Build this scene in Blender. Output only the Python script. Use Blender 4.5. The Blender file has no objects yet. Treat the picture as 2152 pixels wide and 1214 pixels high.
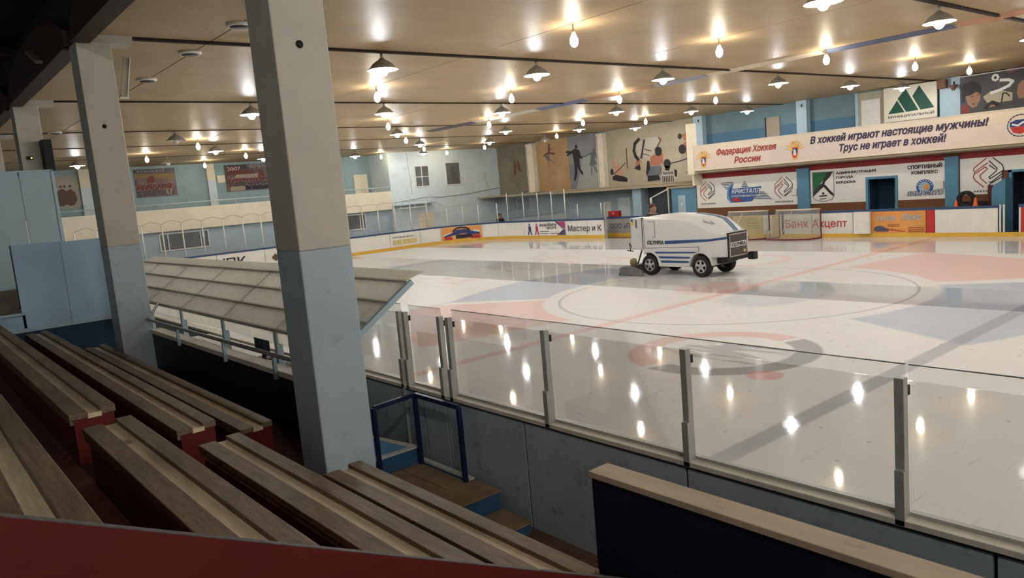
import bpy, bmesh, math, random
from mathutils import Vector, Matrix
from mathutils.geometry import delaunay_2d_cdt

# ------------------------------------------------------------------ camera, world, exposure
scene = bpy.context.scene
col = scene.collection
FOCAL_PX = 1590.0
R_CAM = ((0.76333296, -0.6402637, -0.08593706),      # camera right
         (-0.15125108, -0.04780208, -0.98733888),    # camera down
         (0.62804928, 0.76666639, -0.13332948))      # camera forward
cam_data = bpy.data.cameras.new('camera')
cam_data.sensor_fit = 'HORIZONTAL'
cam_data.sensor_width = 36.0
cam_data.lens = FOCAL_PX / 2152.0 * 36.0
cam_data.clip_start = 0.05
cam_data.clip_end = 300
cam = bpy.data.objects.new('camera', cam_data)
col.objects.link(cam)
rx, dn, fw = (Vector(v).normalized() for v in R_CAM)
M3 = Matrix((rx, -dn, -fw)).transposed()
cam.matrix_world = Matrix.Translation((0, 0, 3.2365)) @ M3.to_4x4()
scene.camera = cam

world = bpy.data.worlds.new('world')
scene.world = world
world.use_nodes = True
world.node_tree.nodes['Background'].inputs['Color'].default_value = (0.05, 0.05, 0.055, 1)
world.node_tree.nodes['Background'].inputs['Strength'].default_value = 0.3
scene.view_settings.view_transform = 'Standard'
scene.view_settings.look = 'None'
scene.view_settings.gamma = 1.0
scene.view_settings.use_curve_mapping = False
scene.view_settings.exposure = 1.04
scene.cycles.max_bounces = 6
scene.cycles.diffuse_bounces = 3
scene.cycles.glossy_bounces = 3
scene.cycles.transmission_bounces = 3
DOME_W = 165.0      # emission of the mercury bulbs inside the dome shades
BULB_W = 58.0     # emission of the bare bulbs
CEIL = 6.16        # ceiling height over the ice
rnd = random.Random(7)

# ------------------------------------------------------------------ material helpers
MATS = {}

class G:
    """small node-graph writer"""
    def __init__(self, name):
        self.mat = bpy.data.materials.new(name)
        self.mat.use_nodes = True
        self.nt = self.mat.node_tree
        self.nt.nodes.clear()
        self.out = self.nt.nodes.new('ShaderNodeOutputMaterial')
        self.bs = self.nt.nodes.new('ShaderNodeBsdfPrincipled')
        self.nt.links.new(self.bs.outputs[0], self.out.inputs[0])
    def node(self, t): return self.nt.nodes.new(t)
    def link(self, a, b): self.nt.links.new(a, b)
    def put(self, sock, v):
        if isinstance(v, bpy.types.NodeSocket): self.link(v, sock)
        elif isinstance(v, (tuple, list)):
            sock.default_value = tuple(v) + ((1,) if len(v) == 3 and len(sock.default_value) == 4 else ())
        else: sock.default_value = v
    def m(self, op, a, b=None, clamp=False):
        n = self.node('ShaderNodeMath'); n.operation = op; n.use_clamp = clamp
        self.put(n.inputs[0], a)
        if b is not None: self.put(n.inputs[1], b)
        return n.outputs[0]
    def mul(self, *a):
        r = a[0]
        for x in a[1:]: r = self.m('MULTIPLY', r, x)
        return r
    def step(self, x, e, s=0.02):           # 0 below e, 1 above
        n = self.node('ShaderNodeMapRange'); n.interpolation_type = 'SMOOTHSTEP'
        self.put(n.inputs['Value'], x)
        n.inputs['From Min'].default_value = e - s; n.inputs['From Max'].default_value = e + s
        return n.outputs[0]
    def band(self, x, a, b, s=0.02):
        return self.m('MULTIPLY', self.step(x, a, s), self.m('SUBTRACT', 1.0, self.step(x, b, s)))
    def mix(self, f, a, b):
        n = self.node('ShaderNodeMix'); n.data_type = 'RGBA'
        self.put(n.inputs[0], f); self.put(n.inputs[6], a); self.put(n.inputs[7], b)
        return n.outputs[2]
    def pos(self):
        n = self.node('ShaderNodeNewGeometry'); s = self.node('ShaderNodeSeparateXYZ')
        self.link(n.outputs['Position'], s.inputs[0])
        return n.outputs['Position'], s.outputs
    def noise(self, vec, scale, detail=3, rough=0.55, stretch=None):
        if stretch:
            mp = self.node('ShaderNodeMapping'); self.link(vec, mp.inputs[0]); mp.inputs['Scale'].default_value = stretch
            vec = mp.outputs[0]
        n = self.node('ShaderNodeTexNoise')
        self.link(vec, n.inputs['Vector']); n.inputs['Scale'].default_value = scale
        n.inputs['Detail'].default_value = detail; n.inputs['Roughness'].default_value = rough
        return n.outputs['Fac']
    def bump(self, h, strength=0.2, dist=0.01):
        b = self.node('ShaderNodeBump'); b.inputs['Strength'].default_value = strength
        b.inputs['Distance'].default_value = dist; self.link(h, b.inputs['Height'])
        self.link(b.outputs[0], self.bs.inputs['Normal'])

def paint(name, c, rough=0.6, var=0.12, scale=3.0, metal=0.0, stretch=None, bump=0.0, dirt=None, spec=0.35, bscale=60):
    """painted or bare surface: base colour broken by soft noise, optional dirt colour and fine relief"""
    if name in MATS: return MATS[name]
    g = G(name); P, _ = g.pos()
    n = g.noise(P, scale, 4, 0.6, stretch)
    dark = tuple(x * (1 - var) for x in c); lite = tuple(min(1, x * (1 + var)) for x in c)
    colr = g.mix(g.step(n, 0.5, 0.28), dark, lite)
    if dirt:
        n2 = g.noise(P, scale * 2.7, 5, 0.7, stretch)
        colr = g.mix(g.m('MULTIPLY', g.step(n2, 0.64, 0.1), dirt[1]), colr, dirt[0])
    g.put(g.bs.inputs['Base Color'], colr)
    g.bs.inputs['Roughness'].default_value = rough
    g.bs.inputs['Metallic'].default_value = metal
    g.bs.inputs['Specular IOR Level'].default_value = spec
    if bump: g.bump(g.noise(P, bscale, 3, 0.6), bump, 0.01)
    MATS[name] = g.mat
    return g.mat

def flat(name, c, rough=0.55):
    return paint(name, c, rough, 0.05, 6)

def emit(name, c, s):
    g = G(name); g.nt.nodes.remove(g.bs)
    e = g.node('ShaderNodeEmission'); e.inputs[0].default_value = (*c, 1); e.inputs[1].default_value = s
    g.link(e.outputs[0], g.out.inputs[0]); MATS[name] = g.mat
    return g.mat

def glassy(name, tint, refl=0.5):
    g = G(name); g.nt.nodes.remove(g.bs)
    t = g.node('ShaderNodeBsdfTransparent'); t.inputs[0].default_value = (*tint, 1)
    gl = g.node('ShaderNodeBsdfGlossy'); gl.inputs['Roughness'].default_value = 0.03
    fr = g.node('ShaderNodeFresnel'); fr.inputs[0].default_value = 1.45
    mx = g.node('ShaderNodeMixShader')
    g.link(g.m('MULTIPLY', fr.outputs[0], refl), mx.inputs[0]); g.link(t.outputs[0], mx.inputs[1]); g.link(gl.outputs[0], mx.inputs[2])
    g.link(mx.outputs[0], g.out.inputs[0]); MATS[name] = g.mat
    return g.mat

# ------------------------------------------------------------------ mesh helpers
def wloc(o):
    v = Vector((0, 0, 0))
    while o is not None:
        v += o.location; o = o.parent
    return v

class MB:
    """collects geometry in world coordinates; build() links it as ONE mesh object"""
    def __init__(self): self.v = []; self.f = []; self.sm = []
    def add(self, vs, fs, smooth=False):
        b = len(self.v); self.v += [Vector(p) for p in vs]
        self.f += [tuple(i + b for i in q) for q in fs]; self.sm += [smooth] * len(fs)
        return self
    def box(self, x0, x1, y0, y1, z0, z1):
        x0, x1 = sorted((x0, x1)); y0, y1 = sorted((y0, y1)); z0, z1 = sorted((z0, z1))
        vs = [(x, y, z) for x in (x0, x1) for y in (y0, y1) for z in (z0, z1)]
        return self.add(vs, [(0, 1, 3, 2), (4, 6, 7, 5), (0, 4, 5, 1), (2, 3, 7, 6), (0, 2, 6, 4), (1, 5, 7, 3)])
    def prism(self, pts, axis, a, b):
        """pts: outline; axis 'X': (y,z) pts extruded over x a..b; 'Y': (x,z); 'Z': (x,y)"""
        def P(p, t):
            return {'X': (t, p[0], p[1]), 'Y': (p[0], t, p[1]), 'Z': (p[0], p[1], t)}[axis]
        n = len(pts)
        ar = sum(pts[i][0] * pts[(i + 1) % n][1] - pts[(i + 1) % n][0] * pts[i][1] for i in range(n))
        flip = (ar > 0) != (axis in 'XZ')
        lo, hi = min(a, b), max(a, b)
        q = list(pts)[::-1] if flip else list(pts)
        vs = [P(p, lo) for p in q] + [P(p, hi) for p in q]
        fs = [tuple(range(n))[::-1], tuple(range(n, 2 * n))]
        fs += [(i, (i + 1) % n, n + (i + 1) % n, n + i) for i in range(n)]
        return self.add(vs, fs)
    def bar(self, p, q, w, h=None, up=(0, 0, 1)):
        """rectangular bar from p to q"""
        h = h or w; p = Vector(p); q = Vector(q); d = (q - p).normalized(); u = Vector(up)
        if abs(d.dot(u)) > 0.98: u = Vector((1, 0, 0))
        s = d.cross(u).normalized() * w / 2; t = s.cross(d).normalized() * h / 2
        vs = [c + a * s + b * t for c in (p, q) for a, b in ((-1, -1), (1, -1), (1, 1), (-1, 1))]
        return self.add(vs, [(0, 1, 2, 3), (7, 6, 5, 4), (0, 4, 5, 1), (1, 5, 6, 2), (2, 6, 7, 3), (3, 7, 4, 0)])
    def tube(self, path, r, n=8, closed=False, r2=None):
        path = [Vector(p) for p in path]; m = len(path); vs = []; fs = []
        for i, p in enumerate(path):
            a = path[i - 1] if (i or closed) else p; b = path[(i + 1) % m] if (i < m - 1 or closed) else p
            d = (b - a).normalized(); u = Vector((0, 0, 1)) if abs(d.z) < 0.9 else Vector((1, 0, 0))
            s = d.cross(u).normalized(); t = s.cross(d)
            rr = r if r2 is None else r + (r2 - r) * i / max(1, m - 1)
            vs += [p + rr * (math.cos(k * 2 * math.pi / n) * s + math.sin(k * 2 * math.pi / n) * t) for k in range(n)]
        for i in range(m if closed else m - 1):
            for k in range(n):
                j = (i + 1) % m
                fs.append((i * n + k, i * n + (k + 1) % n, j * n + (k + 1) % n, j * n + k))
        if not closed: fs += [tuple(range(n))[::-1], tuple(range((m - 1) * n, m * n))]
        return self.add(vs, fs, True)
    def lathe(self, prof, c=(0, 0, 0), n=20, axis='Z', smooth=True, cap=True):
        """prof: [(r, h)] turned about the axis through c"""
        vs = []; fs = []; c = Vector(c)
        for r, h in prof:
            for k in range(n):
                a = 2 * math.pi * k / n; x, y = r * math.cos(a), r * math.sin(a)
                vs.append(c + Vector({'Z': (x, y, h), 'X': (h, x, y), 'Y': (y, h, x)}[axis]))
        for i in range(len(prof) - 1):
            for k in range(n):
                fs.append((i * n + k, i * n + (k + 1) % n, (i + 1) * n + (k + 1) % n, (i + 1) * n + k))
        if cap and prof[0][0] > 1e-5: fs.append(tuple(range(n))[::-1])
        if cap and prof[-1][0] > 1e-5: fs.append(tuple(range((len(prof) - 1) * n, len(prof) * n)))
        return self.add(vs, fs, smooth)
    def loft(self, rings, closed=True, cap=True, smooth=True):
        n = len(rings[0]); vs = [p for r in rings for p in r]; fs = []
        for i in range(len(rings) - 1):
            for k in range(n if closed else n - 1):
                fs.append((i * n + k, i * n + (k + 1) % n, (i + 1) * n + (k + 1) % n, (i + 1) * n + k))
        if cap and closed: fs += [tuple(range(n))[::-1], tuple(range((len(rings) - 1) * n, len(rings) * n))]
        return self.add(vs, fs, smooth)
    def build(self, name, mat, parent=None, origin=None, bevel=0.0):
        if parent is not None: o0 = wloc(parent); org = Vector(origin) if origin else o0
        else:
            if origin is None:
                xs, ys, zs = zip(*self.v)
                origin = ((min(xs) + max(xs)) / 2, (min(ys) + max(ys)) / 2, min(zs))
            o0 = Vector((0, 0, 0)); org = Vector(origin)
        me = bpy.data.meshes.new(name)
        me.from_pydata([tuple(p - org) for p in self.v], [], self.f)
        if any(self.sm): me.polygons.foreach_set('use_smooth', self.sm)
        bm = bmesh.new(); bm.from_mesh(me); bmesh.ops.recalc_face_normals(bm, faces=bm.faces); bm.to_mesh(me); bm.free()
        me.materials.append(mat)
        o = bpy.data.objects.new(name, me); col.objects.link(o)
        o.parent = parent; o.location = org - o0
        if bevel:
            b = o.modifiers.new('bevel', 'BEVEL'); b.width = bevel; b.segments = 2; b.limit_method = 'ANGLE'
        return o

def tag(o, label, cat, group=None):
    o['label'] = label; o['category'] = cat
    if group: o['group'] = group
    return o

def thing(name, loc, label, cat, group=None):
    o = bpy.data.objects.new(name, None); col.objects.link(o); o.location = loc; o.empty_display_size = 0.2
    return tag(o, label, cat, group)

def struct(o, label=None):
    o['kind'] = 'structure'
    if label: o['label'] = label
    return o

def dup(root, loc, label=None, group=None, parent=None):
    r = root.copy(); col.objects.link(r); r.location = loc; r.parent = parent
    if label: r['label'] = label
    if group: r['group'] = group
    for ch in list(root.children):
        c = ch.copy(); col.objects.link(c); c.parent = r
        for gch in list(ch.children):
            d = gch.copy(); col.objects.link(d); d.parent = c
    return r

def bx(name, mat, parent, x0, x1, y0, y1, z0, z1, bevel=0.0):
    return MB().box(x0, x1, y0, y1, z0, z1).build(name, mat, parent, None, bevel)

def fill_outlines(V, E, bold=0.0):
    """triangles inside closed outlines (non-zero winding), glyph cluster by glyph cluster"""
    par = list(range(len(V)))
    def find(i):
        while par[i] != i: par[i] = par[par[i]]; i = par[i]
        return i
    for a, b in E: par[find(a)] = find(b)
    loops = {}
    for e in E: loops.setdefault(find(e[0]), []).append(e)
    chains = []
    for es in loops.values():
        ids = sorted({i for e in es for i in e}); chains.append(ids)
    def inside(pt, c):
        w = False
        for a, b in zip(c, c[1:] + c[:1]):
            (ax, ay), (bx_, by) = V[a], V[b]
            if (ay <= pt[1]) != (by <= pt[1]) and ax + (pt[1] - ay) / (by - ay) * (bx_ - ax) > pt[0]: w = not w
        return w
    if bold:
        V2 = list(V)
        for c in chains:
            n = len(c); area = sum(V[a][0] * V[b][1] - V[b][0] * V[a][1] for a, b in zip(c, c[1:] + c[:1]))
            hole = any(inside(V[c[0]], o) and (sum(V[a][0] * V[b][1] - V[b][0] * V[a][1] for a, b in zip(o, o[1:] + o[:1])) > 0) != (area > 0) for o in chains if o is not c)
            sg = (1.0 if area > 0 else -1.0) * (-1.0 if hole else 1.0)
            for k, i in enumerate(c):
                p, a, b = V[i], V[c[k - 1]], V[c[(k + 1) % n]]
                d1 = Vector((p[0] - a[0], p[1] - a[1])); d2 = Vector((b[0] - p[0], b[1] - p[1]))
                if d1.length < 1e-7 or d2.length < 1e-7: continue
                n1 = Vector((d1.y, -d1.x)).normalized(); n2 = Vector((d2.y, -d2.x)).normalized(); m = n1 + n2
                if m.length < 0.3: m = n1
                m = m.normalized(); q = min(1.6, 1.0 / max(0.4, m.dot(n1)))
                V2[i] = (p[0] + sg * m.x * bold * q, p[1] + sg * m.y * bold * q)
        V = V2
    items = []
    for es in [[(a, b) for a, b in zip(c, c[1:] + c[:1])] for c in chains]:
        xs = [V[i][0] for e in es for i in e]; items.append([min(xs), max(xs), es])
    items.sort(key=lambda t: t[0]); groups = []
    for x0, x1, es in items:
        if groups and x0 < groups[-1][1] - 1e-4: groups[-1][1] = max(groups[-1][1], x1); groups[-1][2] = groups[-1][2] + es
        else: groups.append([x0, x1, list(es)])
    OV, OF = [], []
    for x0, x1, es in groups:
        ids = sorted({i for e in es for i in e}); loc = {i: k for k, i in enumerate(ids)}
        pts = [Vector(V[i]) for i in ids]
        r = delaunay_2d_cdt(pts, [(loc[a], loc[b]) for a, b in es], [], 0, 1e-5, False)
        vo, fo = r[0], r[2]; base = len(OV); OV += [(v.x, v.y) for v in vo]
        seg = [(V[a], V[b]) for a, b in es]
        for f in fo:
            cx = sum(vo[i].x for i in f) / 3; cy = sum(vo[i].y for i in f) / 3; w = 0
            for (ax, ay), (bx_, by) in seg:
                if (ay <= cy) != (by <= cy):
                    if ax + (cy - ay) / (by - ay) * (bx_ - ax) > cx: w += 1 if by > ay else -1
            if w: OF.append(tuple(base + i for i in f))
    me = bpy.data.meshes.new('glyphs'); me.from_pydata([(x, y, 0) for x, y in OV], [], OF)
    return me

def lettering(body, plane, d, rect, mat, parent, shear=0.0, bold=0.0, name='lettering', spacing=1.0):
    """flat letters on a wall plane. plane 'X': faces -X at x=d, rect=(y_left,y_right,z_bottom,z_top); 'Y': faces -Y at y=d, rect=(x_left,x_right,z0,z1)"""
    cu = bpy.data.curves.new('lettering', 'FONT'); cu.body = body; cu.shear = shear
    cu.space_character = spacing; cu.resolution_u = 3; cu.align_x = 'CENTER'; cu.fill_mode = 'NONE'
    tmp = bpy.data.objects.new('tmp', cu); col.objects.link(tmp)
    dg = bpy.context.evaluated_depsgraph_get()
    me0 = bpy.data.meshes.new_from_object(tmp.evaluated_get(dg))
    bpy.data.objects.remove(tmp)
    V = [(v.co.x, v.co.y) for v in me0.vertices]; E = [tuple(e.vertices) for e in me0.edges]
    bpy.data.meshes.remove(me0)
    me = fill_outlines(V, E, bold)
    xs = [v.co.x for v in me.vertices]; ys = [v.co.y for v in me.vertices]
    a, b, c, e = min(xs), max(xs), min(ys), max(ys)
    l, r, z0, z1 = rect
    mb = MB()
    vs = []
    for v in me.vertices:
        u = l + (r - l) * (v.co.x - a) / (b - a); w = z0 + (z1 - z0) * (v.co.y - c) / (e - c)
        vs.append((d, u, w) if plane == 'X' else (u, d, w))
    mb.add(vs, [tuple(p.vertices) for p in me.polygons])
    bpy.data.meshes.remove(me)
    o = mb.build(name, mat, parent)
    return o

def decal(name, plane, d, polys, mat, parent, t=0.004):
    """flat shapes (thin prisms) on a wall plane, outlines in world (y,z) or (x,z)"""
    mb = MB()
    for i, p in enumerate(polys): mb.prism(p, plane, d - t - 0.0006 * (i % 9), d)
    return mb.build(name, mat, parent)

def stroke(pts, w):
    """outline polygon pieces of a thick polyline in 2-D"""
    out = []
    for (x0, y0), (x1, y1) in zip(pts, pts[1:]):
        L = math.hypot(x1 - x0, y1 - y0) or 1; nx, ny = -(y1 - y0) / L * w / 2, (x1 - x0) / L * w / 2
        ex, ey = (x1 - x0) / L * w * 0.3, (y1 - y0) / L * w * 0.3
        out.append([(x0 - ex + nx, y0 - ey + ny), (x1 + ex + nx, y1 + ey + ny), (x1 + ex - nx, y1 + ey - ny), (x0 - ex - nx, y0 - ey - ny)])
    return out

def disc(cx, cy, r, n=20, ry=None):
    ry = ry or r
    return [(cx + r * math.cos(2 * math.pi * k / n), cy + ry * math.sin(2 * math.pi * k / n)) for k in range(n)]

ORD = ['first', 'second', 'third', 'fourth', 'fifth', 'sixth', 'seventh', 'eighth', 'ninth', 'tenth', 'eleventh', 'twelfth']
# ------------------------------------------------------------------ ice
def ice_material():
    g = G('ice'); P, (X, Y, Zc) = g.pos()
    dx = g.m('SUBTRACT', X, 17.05); dy = g.m('SUBTRACT', Y, 11.78)
    r = g.m('SQRT', g.m('ADD', g.mul(dx, dx), g.mul(dy, dy)))
    ang = g.m('MULTIPLY', g.m('ARCTAN2', dy, dx), 57.29578)
    fine = g.noise(P, 2.2, 6, 0.7, (1.0, 0.12, 1.0))
    blot = g.noise(P, 0.5, 4, 0.6)
    c = g.mix(fine, (0.765, 0.765, 0.76), (0.865, 0.865, 0.86))
    RED = (0.80, 0.42, 0.37); BLUE = (0.46, 0.53, 0.64); GREY = (0.30, 0.31, 0.33)
    frost = g.m('ADD', 0.55, g.m('MULTIPLY', fine, 0.5))
    def lay(c, mask, colr, a):
        return g.mix(g.m('MULTIPLY', g.mul(mask, frost), a, True), c, colr)
    ring = g.band(r, 4.95, 7.9, 0.08)
    for a0, a1 in ((-117, -61), (66, 124)): c = lay(c, g.mul(ring, g.band(ang, a0, a1, 0.8)), BLUE, 1.0)
    ring2 = g.band(r, 4.95, 8.7, 0.08)
    for a0, a1 in ((-56, -10), (127, 168)): c = lay(c, g.mul(ring2, g.band(ang, a0, a1, 0.8)), RED, 0.68)
    # rink lines
    c = lay(c, g.band(Y, 11.5, 11.8, 0.03), RED, 0.62)
    c = lay(c, g.mul(g.band(Y, 4.80, 5.09, 0.03), g.step(X, 6.6, 0.8)), (0.24, 0.27, 0.34), 0.66)
    c = lay(c, g.band(Y, 18.3, 18.6, 0.04), BLUE, 0.35)
    c = lay(c, g.band(r, 4.46, 4.53, 0.02), (0.20, 0.19, 0.21), 0.55)
    c = lay(c, g.mul(g.band(Y, 34.6, 34.7, 0.02)), RED, 0.6)
    # emblem remains at the centre spot
    ex = g.m('DIVIDE', g.m('SUBTRACT', X, 17.2), 2.1); ey = g.m('DIVIDE', g.m('SUBTRACT', Y, 10.2), 1.2)
    er = g.m('SQRT', g.m('ADD', g.mul(ex, ex), g.mul(ey, ey)))
    c = lay(c, g.m('SUBTRACT', 1.0, g.step(er, 0.95, 0.12)), BLUE, 0.55)
    ex = g.m('DIVIDE', g.m('SUBTRACT', X, 17.4), 1.1); ey = g.m('DIVIDE', g.m('SUBTRACT', Y, 12.4), 1.2)
    er = g.m('SQRT', g.m('ADD', g.mul(ex, ex), g.mul(ey, ey)))
    c = lay(c, g.m('SUBTRACT', 1.0, g.step(er, 0.95, 0.25)), RED, 0.55)
    # near emblem: half red, half grey ring
    nx = g.m('SUBTRACT', X, 11.25); ny = g.m('SUBTRACT', Y, 7.95)
    nr = g.m('SQRT', g.m('ADD', g.mul(nx, nx), g.mul(ny, ny)))
    rr = g.band(nr, 1.22, 1.68, 0.04); na = g.m('ADD', ny, g.m('MULTIPLY', nx, 0.35))
    c = lay(c, g.mul(rr, g.step(na, -0.05, 0.05)), (0.74, 0.38, 0.34), 0.7)
    c = lay(c, g.mul(rr, g.m('SUBTRACT', 1.0, g.step(na, -0.2, 0.05))), GREY, 0.98)
    stn = g.noise(P, 1.9, 2, 0.5, (2.2, 0.5, 1))
    c = lay(c, g.mul(g.m('SUBTRACT', 1.0, g.step(nr, 1.15, 0.1)), g.step(stn, 0.50, 0.03), g.band(nx, -0.6, 0.6, 0.05)), GREY, 0.7)
    qx = g.m('SUBTRACT', X, 10.2); qy = g.m('SUBTRACT', Y, 6.45)
    c = lay(c, g.m('SUBTRACT', 1.0, g.step(g.m('SQRT', g.m('ADD', g.mul(qx, qx), g.mul(qy, qy))), 0.28, 0.03)), (0.75, 0.22, 0.20), 0.6)
    # far face-off circle and worn painted strokes at the far end
    fx = g.m('SUBTRACT', X, 22.9); fy = g.m('SUBTRACT', Y, 15.1)
    fr = g.m('SQRT', g.m('ADD', g.mul(fx, fx), g.mul(fy, fy)))
    c = lay(c, g.band(fr, 1.25, 1.6, 0.05), RED, 0.45)
    st = g.noise(P, 1.1, 2, 0.5, (3.0, 0.55, 1))
    c = lay(c, g.mul(g.step(st, 0.60, 0.015), g.band(X, 14.4, 23.5, 0.2), g.band(Y, 19.6, 26.0, 0.2)), (0.70, 0.30, 0.26), 0.45)
    # wet strips left by the resurfacing machine
    wob = g.m('MULTIPLY', g.m('SUBTRACT', g.noise(P, 1.2, 3), 0.5), 0.10)
    Xw = g.m('ADD', X, wob)
    wet = g.m('MAXIMUM', g.band(Xw, 16.68, 19.08, 0.03), g.mul(g.band(Xw, 19.0, 21.02, 0.03), g.step(Y, 17.0, 0.06)))
    wet = g.m('MAXIMUM', wet, g.step(Xw, 25.6, 0.03))
    wet = g.m('MAXIMUM', wet, g.m('SUBTRACT', 1.0, g.step(Xw, 11.0, 0.04)))
    wc = g.node('ShaderNodeMix'); wc.data_type = 'RGBA'; wc.blend_type = 'MULTIPLY'
    g.put(wc.inputs[0], wet); g.put(wc.inputs[6], c); g.put(wc.inputs[7], (0.96, 0.975, 0.985, 1))
    # dark specks and skate scratches
    vor = g.node('ShaderNodeTexVoronoi'); vor.voronoi_dimensions = '2D'; vor.inputs['Scale'].default_value = 0.9; g.link(P, vor.inputs['Vector'])
    sp = g.m('SUBTRACT', 1.0, g.step(vor.outputs['Distance'], 0.022, 0.008))
    scr = g.noise(P, 5.5, 4, 0.6, (0.25, 5.0, 1.0))
    def scratches(rot, sc, thr):
        mp = g.node('ShaderNodeMapping'); g.link(P, mp.inputs[0]); mp.inputs['Rotation'].default_value = (0, 0, rot); mp.inputs['Scale'].default_value = (0.22, 6.0, 1)
        nn = g.node('ShaderNodeTexNoise'); g.link(mp.outputs[0], nn.inputs['Vector']); nn.inputs['Scale'].default_value = sc; nn.inputs['Detail'].default_value = 3
        return g.step(nn.outputs['Fac'], thr, 0.015)
    scr2 = g.m('MAXIMUM', scratches(0.5, 3.2, 0.685), g.m('MAXIMUM', scratches(-0.9, 2.6, 0.69), scratches(1.9, 4.0, 0.70)))
    c2 = g.mix(g.m('MULTIPLY', sp, 0.45), wc.outputs[2], (0.18, 0.16, 0.14))
    c2 = g.mix(g.mul(g.step(scr, 0.66, 0.02), 0.30), c2, (0.42, 0.40, 0.38))
    c2 = g.mix(g.m('MULTIPLY', scr2, 0.20), c2, (0.36, 0.34, 0.33))
    g.put(g.bs.inputs['Base Color'], c2)
    rough = g.m('ADD', g.m('MULTIPLY', wet, -0.415), g.m('ADD', 0.44, g.m('MULTIPLY', blot, 0.05)))
    g.put(g.bs.inputs['Roughness'], rough)
    g.bs.inputs['IOR'].default_value = 1.31
    g.bs.inputs['Specular IOR Level'].default_value = 0.5
    nearz = g.m('SUBTRACT', 1.0, g.step(X, 11.0, 0.5))
    hgt = g.m('ADD', g.m('MULTIPLY', g.noise(P, 4.2, 4, 0.62, (0.7, 1.0, 1)), g.m('ADD', 0.10, g.m('MULTIPLY', nearz, 0.30))), g.m('MULTIPLY', g.m('SUBTRACT', 1.0, wet), g.m('MULTIPLY', fine, 0.3)))
    g.bump(hgt, 0.07, 0.02)
    return g.mat

X_NEAR, X_FAR, Y_END, Y_BACK, RC = 4.5, 30.4, 40.45, -17.2, 4.2

def rink_path(off, step=6.0):
    """closed outline of the rink, moved outwards by off; list of (x, y)"""
    r = RC + off; pts = []
    for cx, cy, a0 in ((X_FAR - RC, Y_END - RC, 0), (X_NEAR + RC, Y_END - RC, 90), (X_NEAR + RC, Y_BACK + RC, 180), (X_FAR - RC, Y_BACK + RC, 270)):
        k = int(90 / step)
        for i in range(k + 1):
            a = math.radians(a0 + i * 90 / k)
            pts.append((cx + r * math.cos(a), cy + r * math.sin(a)))
    return pts

ice_mb = MB().prism(rink_path(0.02), 'Z', -0.05, 0.0)
ice_o = struct(ice_mb.build('floor', ice_material(), None, (17.4, 11.7, 0)), 'painted white ice sheet of the hockey rink')

# ------------------------------------------------------------------ surfaces
M_CONC = paint('concrete_floor', (0.16, 0.13, 0.10), 0.8, 0.25, 1.5, bump=0.2)
M_WOODFL = paint('walkway_boards', (0.15, 0.085, 0.055), 0.7, 0.25, 4, stretch=(6, 0.6, 1))
M_TAN = None
def ceiling_material():
    g = G('ceiling_sheet'); P, _ = g.pos()
    n = g.noise(P, 0.8, 4, 0.65, (0.6, 1.2, 1)); n2 = g.noise(P, 7.0, 3, 0.6, (0.25, 3.0, 1))
    c = g.mix(g.step(n, 0.5, 0.3), (0.41, 0.285, 0.15), (0.52, 0.385, 0.22))
    c = g.mix(g.m('MULTIPLY', g.step(n2, 0.56, 0.2), 0.35), c, (0.60, 0.47, 0.31))
    g.put(g.bs.inputs['Base Color'], c)
    g.put(g.bs.inputs['Roughness'], g.m('ADD', 0.40, g.m('MULTIPLY', n2, 0.14)))
    g.bs.inputs['Specular IOR Level'].default_value = 0.30
    g.bump(g.m('ADD', g.noise(P, 3.5, 3, 0.6, (0.3, 2.2, 1)), g.m('MULTIPLY', n, 0.6)), 0.25, 0.02)
    return g.mat
M_CEIL = ceiling_material()
M_DARKGAP = paint('dark_joint', (0.035, 0.025, 0.02), 0.9, 0.3, 8)
M_ENDWALL = paint('teal_blue_wall', (0.33, 0.44, 0.46), 0.6, 0.10, 1.2, dirt=((0.2, 0.25, 0.25), 0.3))
M_PALE = paint('pale_blue_wall', (0.70, 0.78, 0.80), 0.6, 0.07, 1.0, dirt=((0.36, 0.40, 0.41), 0.35))
M_LOWWALL = paint('grey_blue_wall', (0.42, 0.51, 0.56), 0.6, 0.08, 1.5)
M_CREAM = paint('cream_plaster', (0.88, 0.78, 0.61), 0.6, 0.06, 1.4, dirt=((0.55, 0.45, 0.32), 0.3))
M_DARKBR = paint('dark_brown_paint', (0.040, 0.017, 0.013), 0.6, 0.3, 3)
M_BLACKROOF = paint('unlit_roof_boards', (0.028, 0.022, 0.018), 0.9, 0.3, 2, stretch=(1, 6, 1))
M_WHITE = paint('white_paint', (0.76, 0.73, 0.67), 0.5, 0.06, 3, dirt=((0.5, 0.45, 0.38), 0.35))
M_GLASSDK = glassy('dark_window_pane', (0.10, 0.10, 0.10), 1.0)

# floor around the rink
struct(MB().prism([(-6, -22), (4.52, -22), (4.52, 46.6), (-6, 46.6)], 'Z', -0.2, -0.02).build('floor', M_CONC), 'brown concrete floor under the stands')
struct(MB().prism([(4.5, 32), (X_FAR - 3, 40.7), (X_FAR + 0.1, 36), (X_FAR + 0.1, -22), (36, -22), (36, 46.6), (4.5, 46.6)], 'Z', -0.2, -0.06).build('floor', M_CONC), 'dark concrete floor beyond the far boards')

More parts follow.
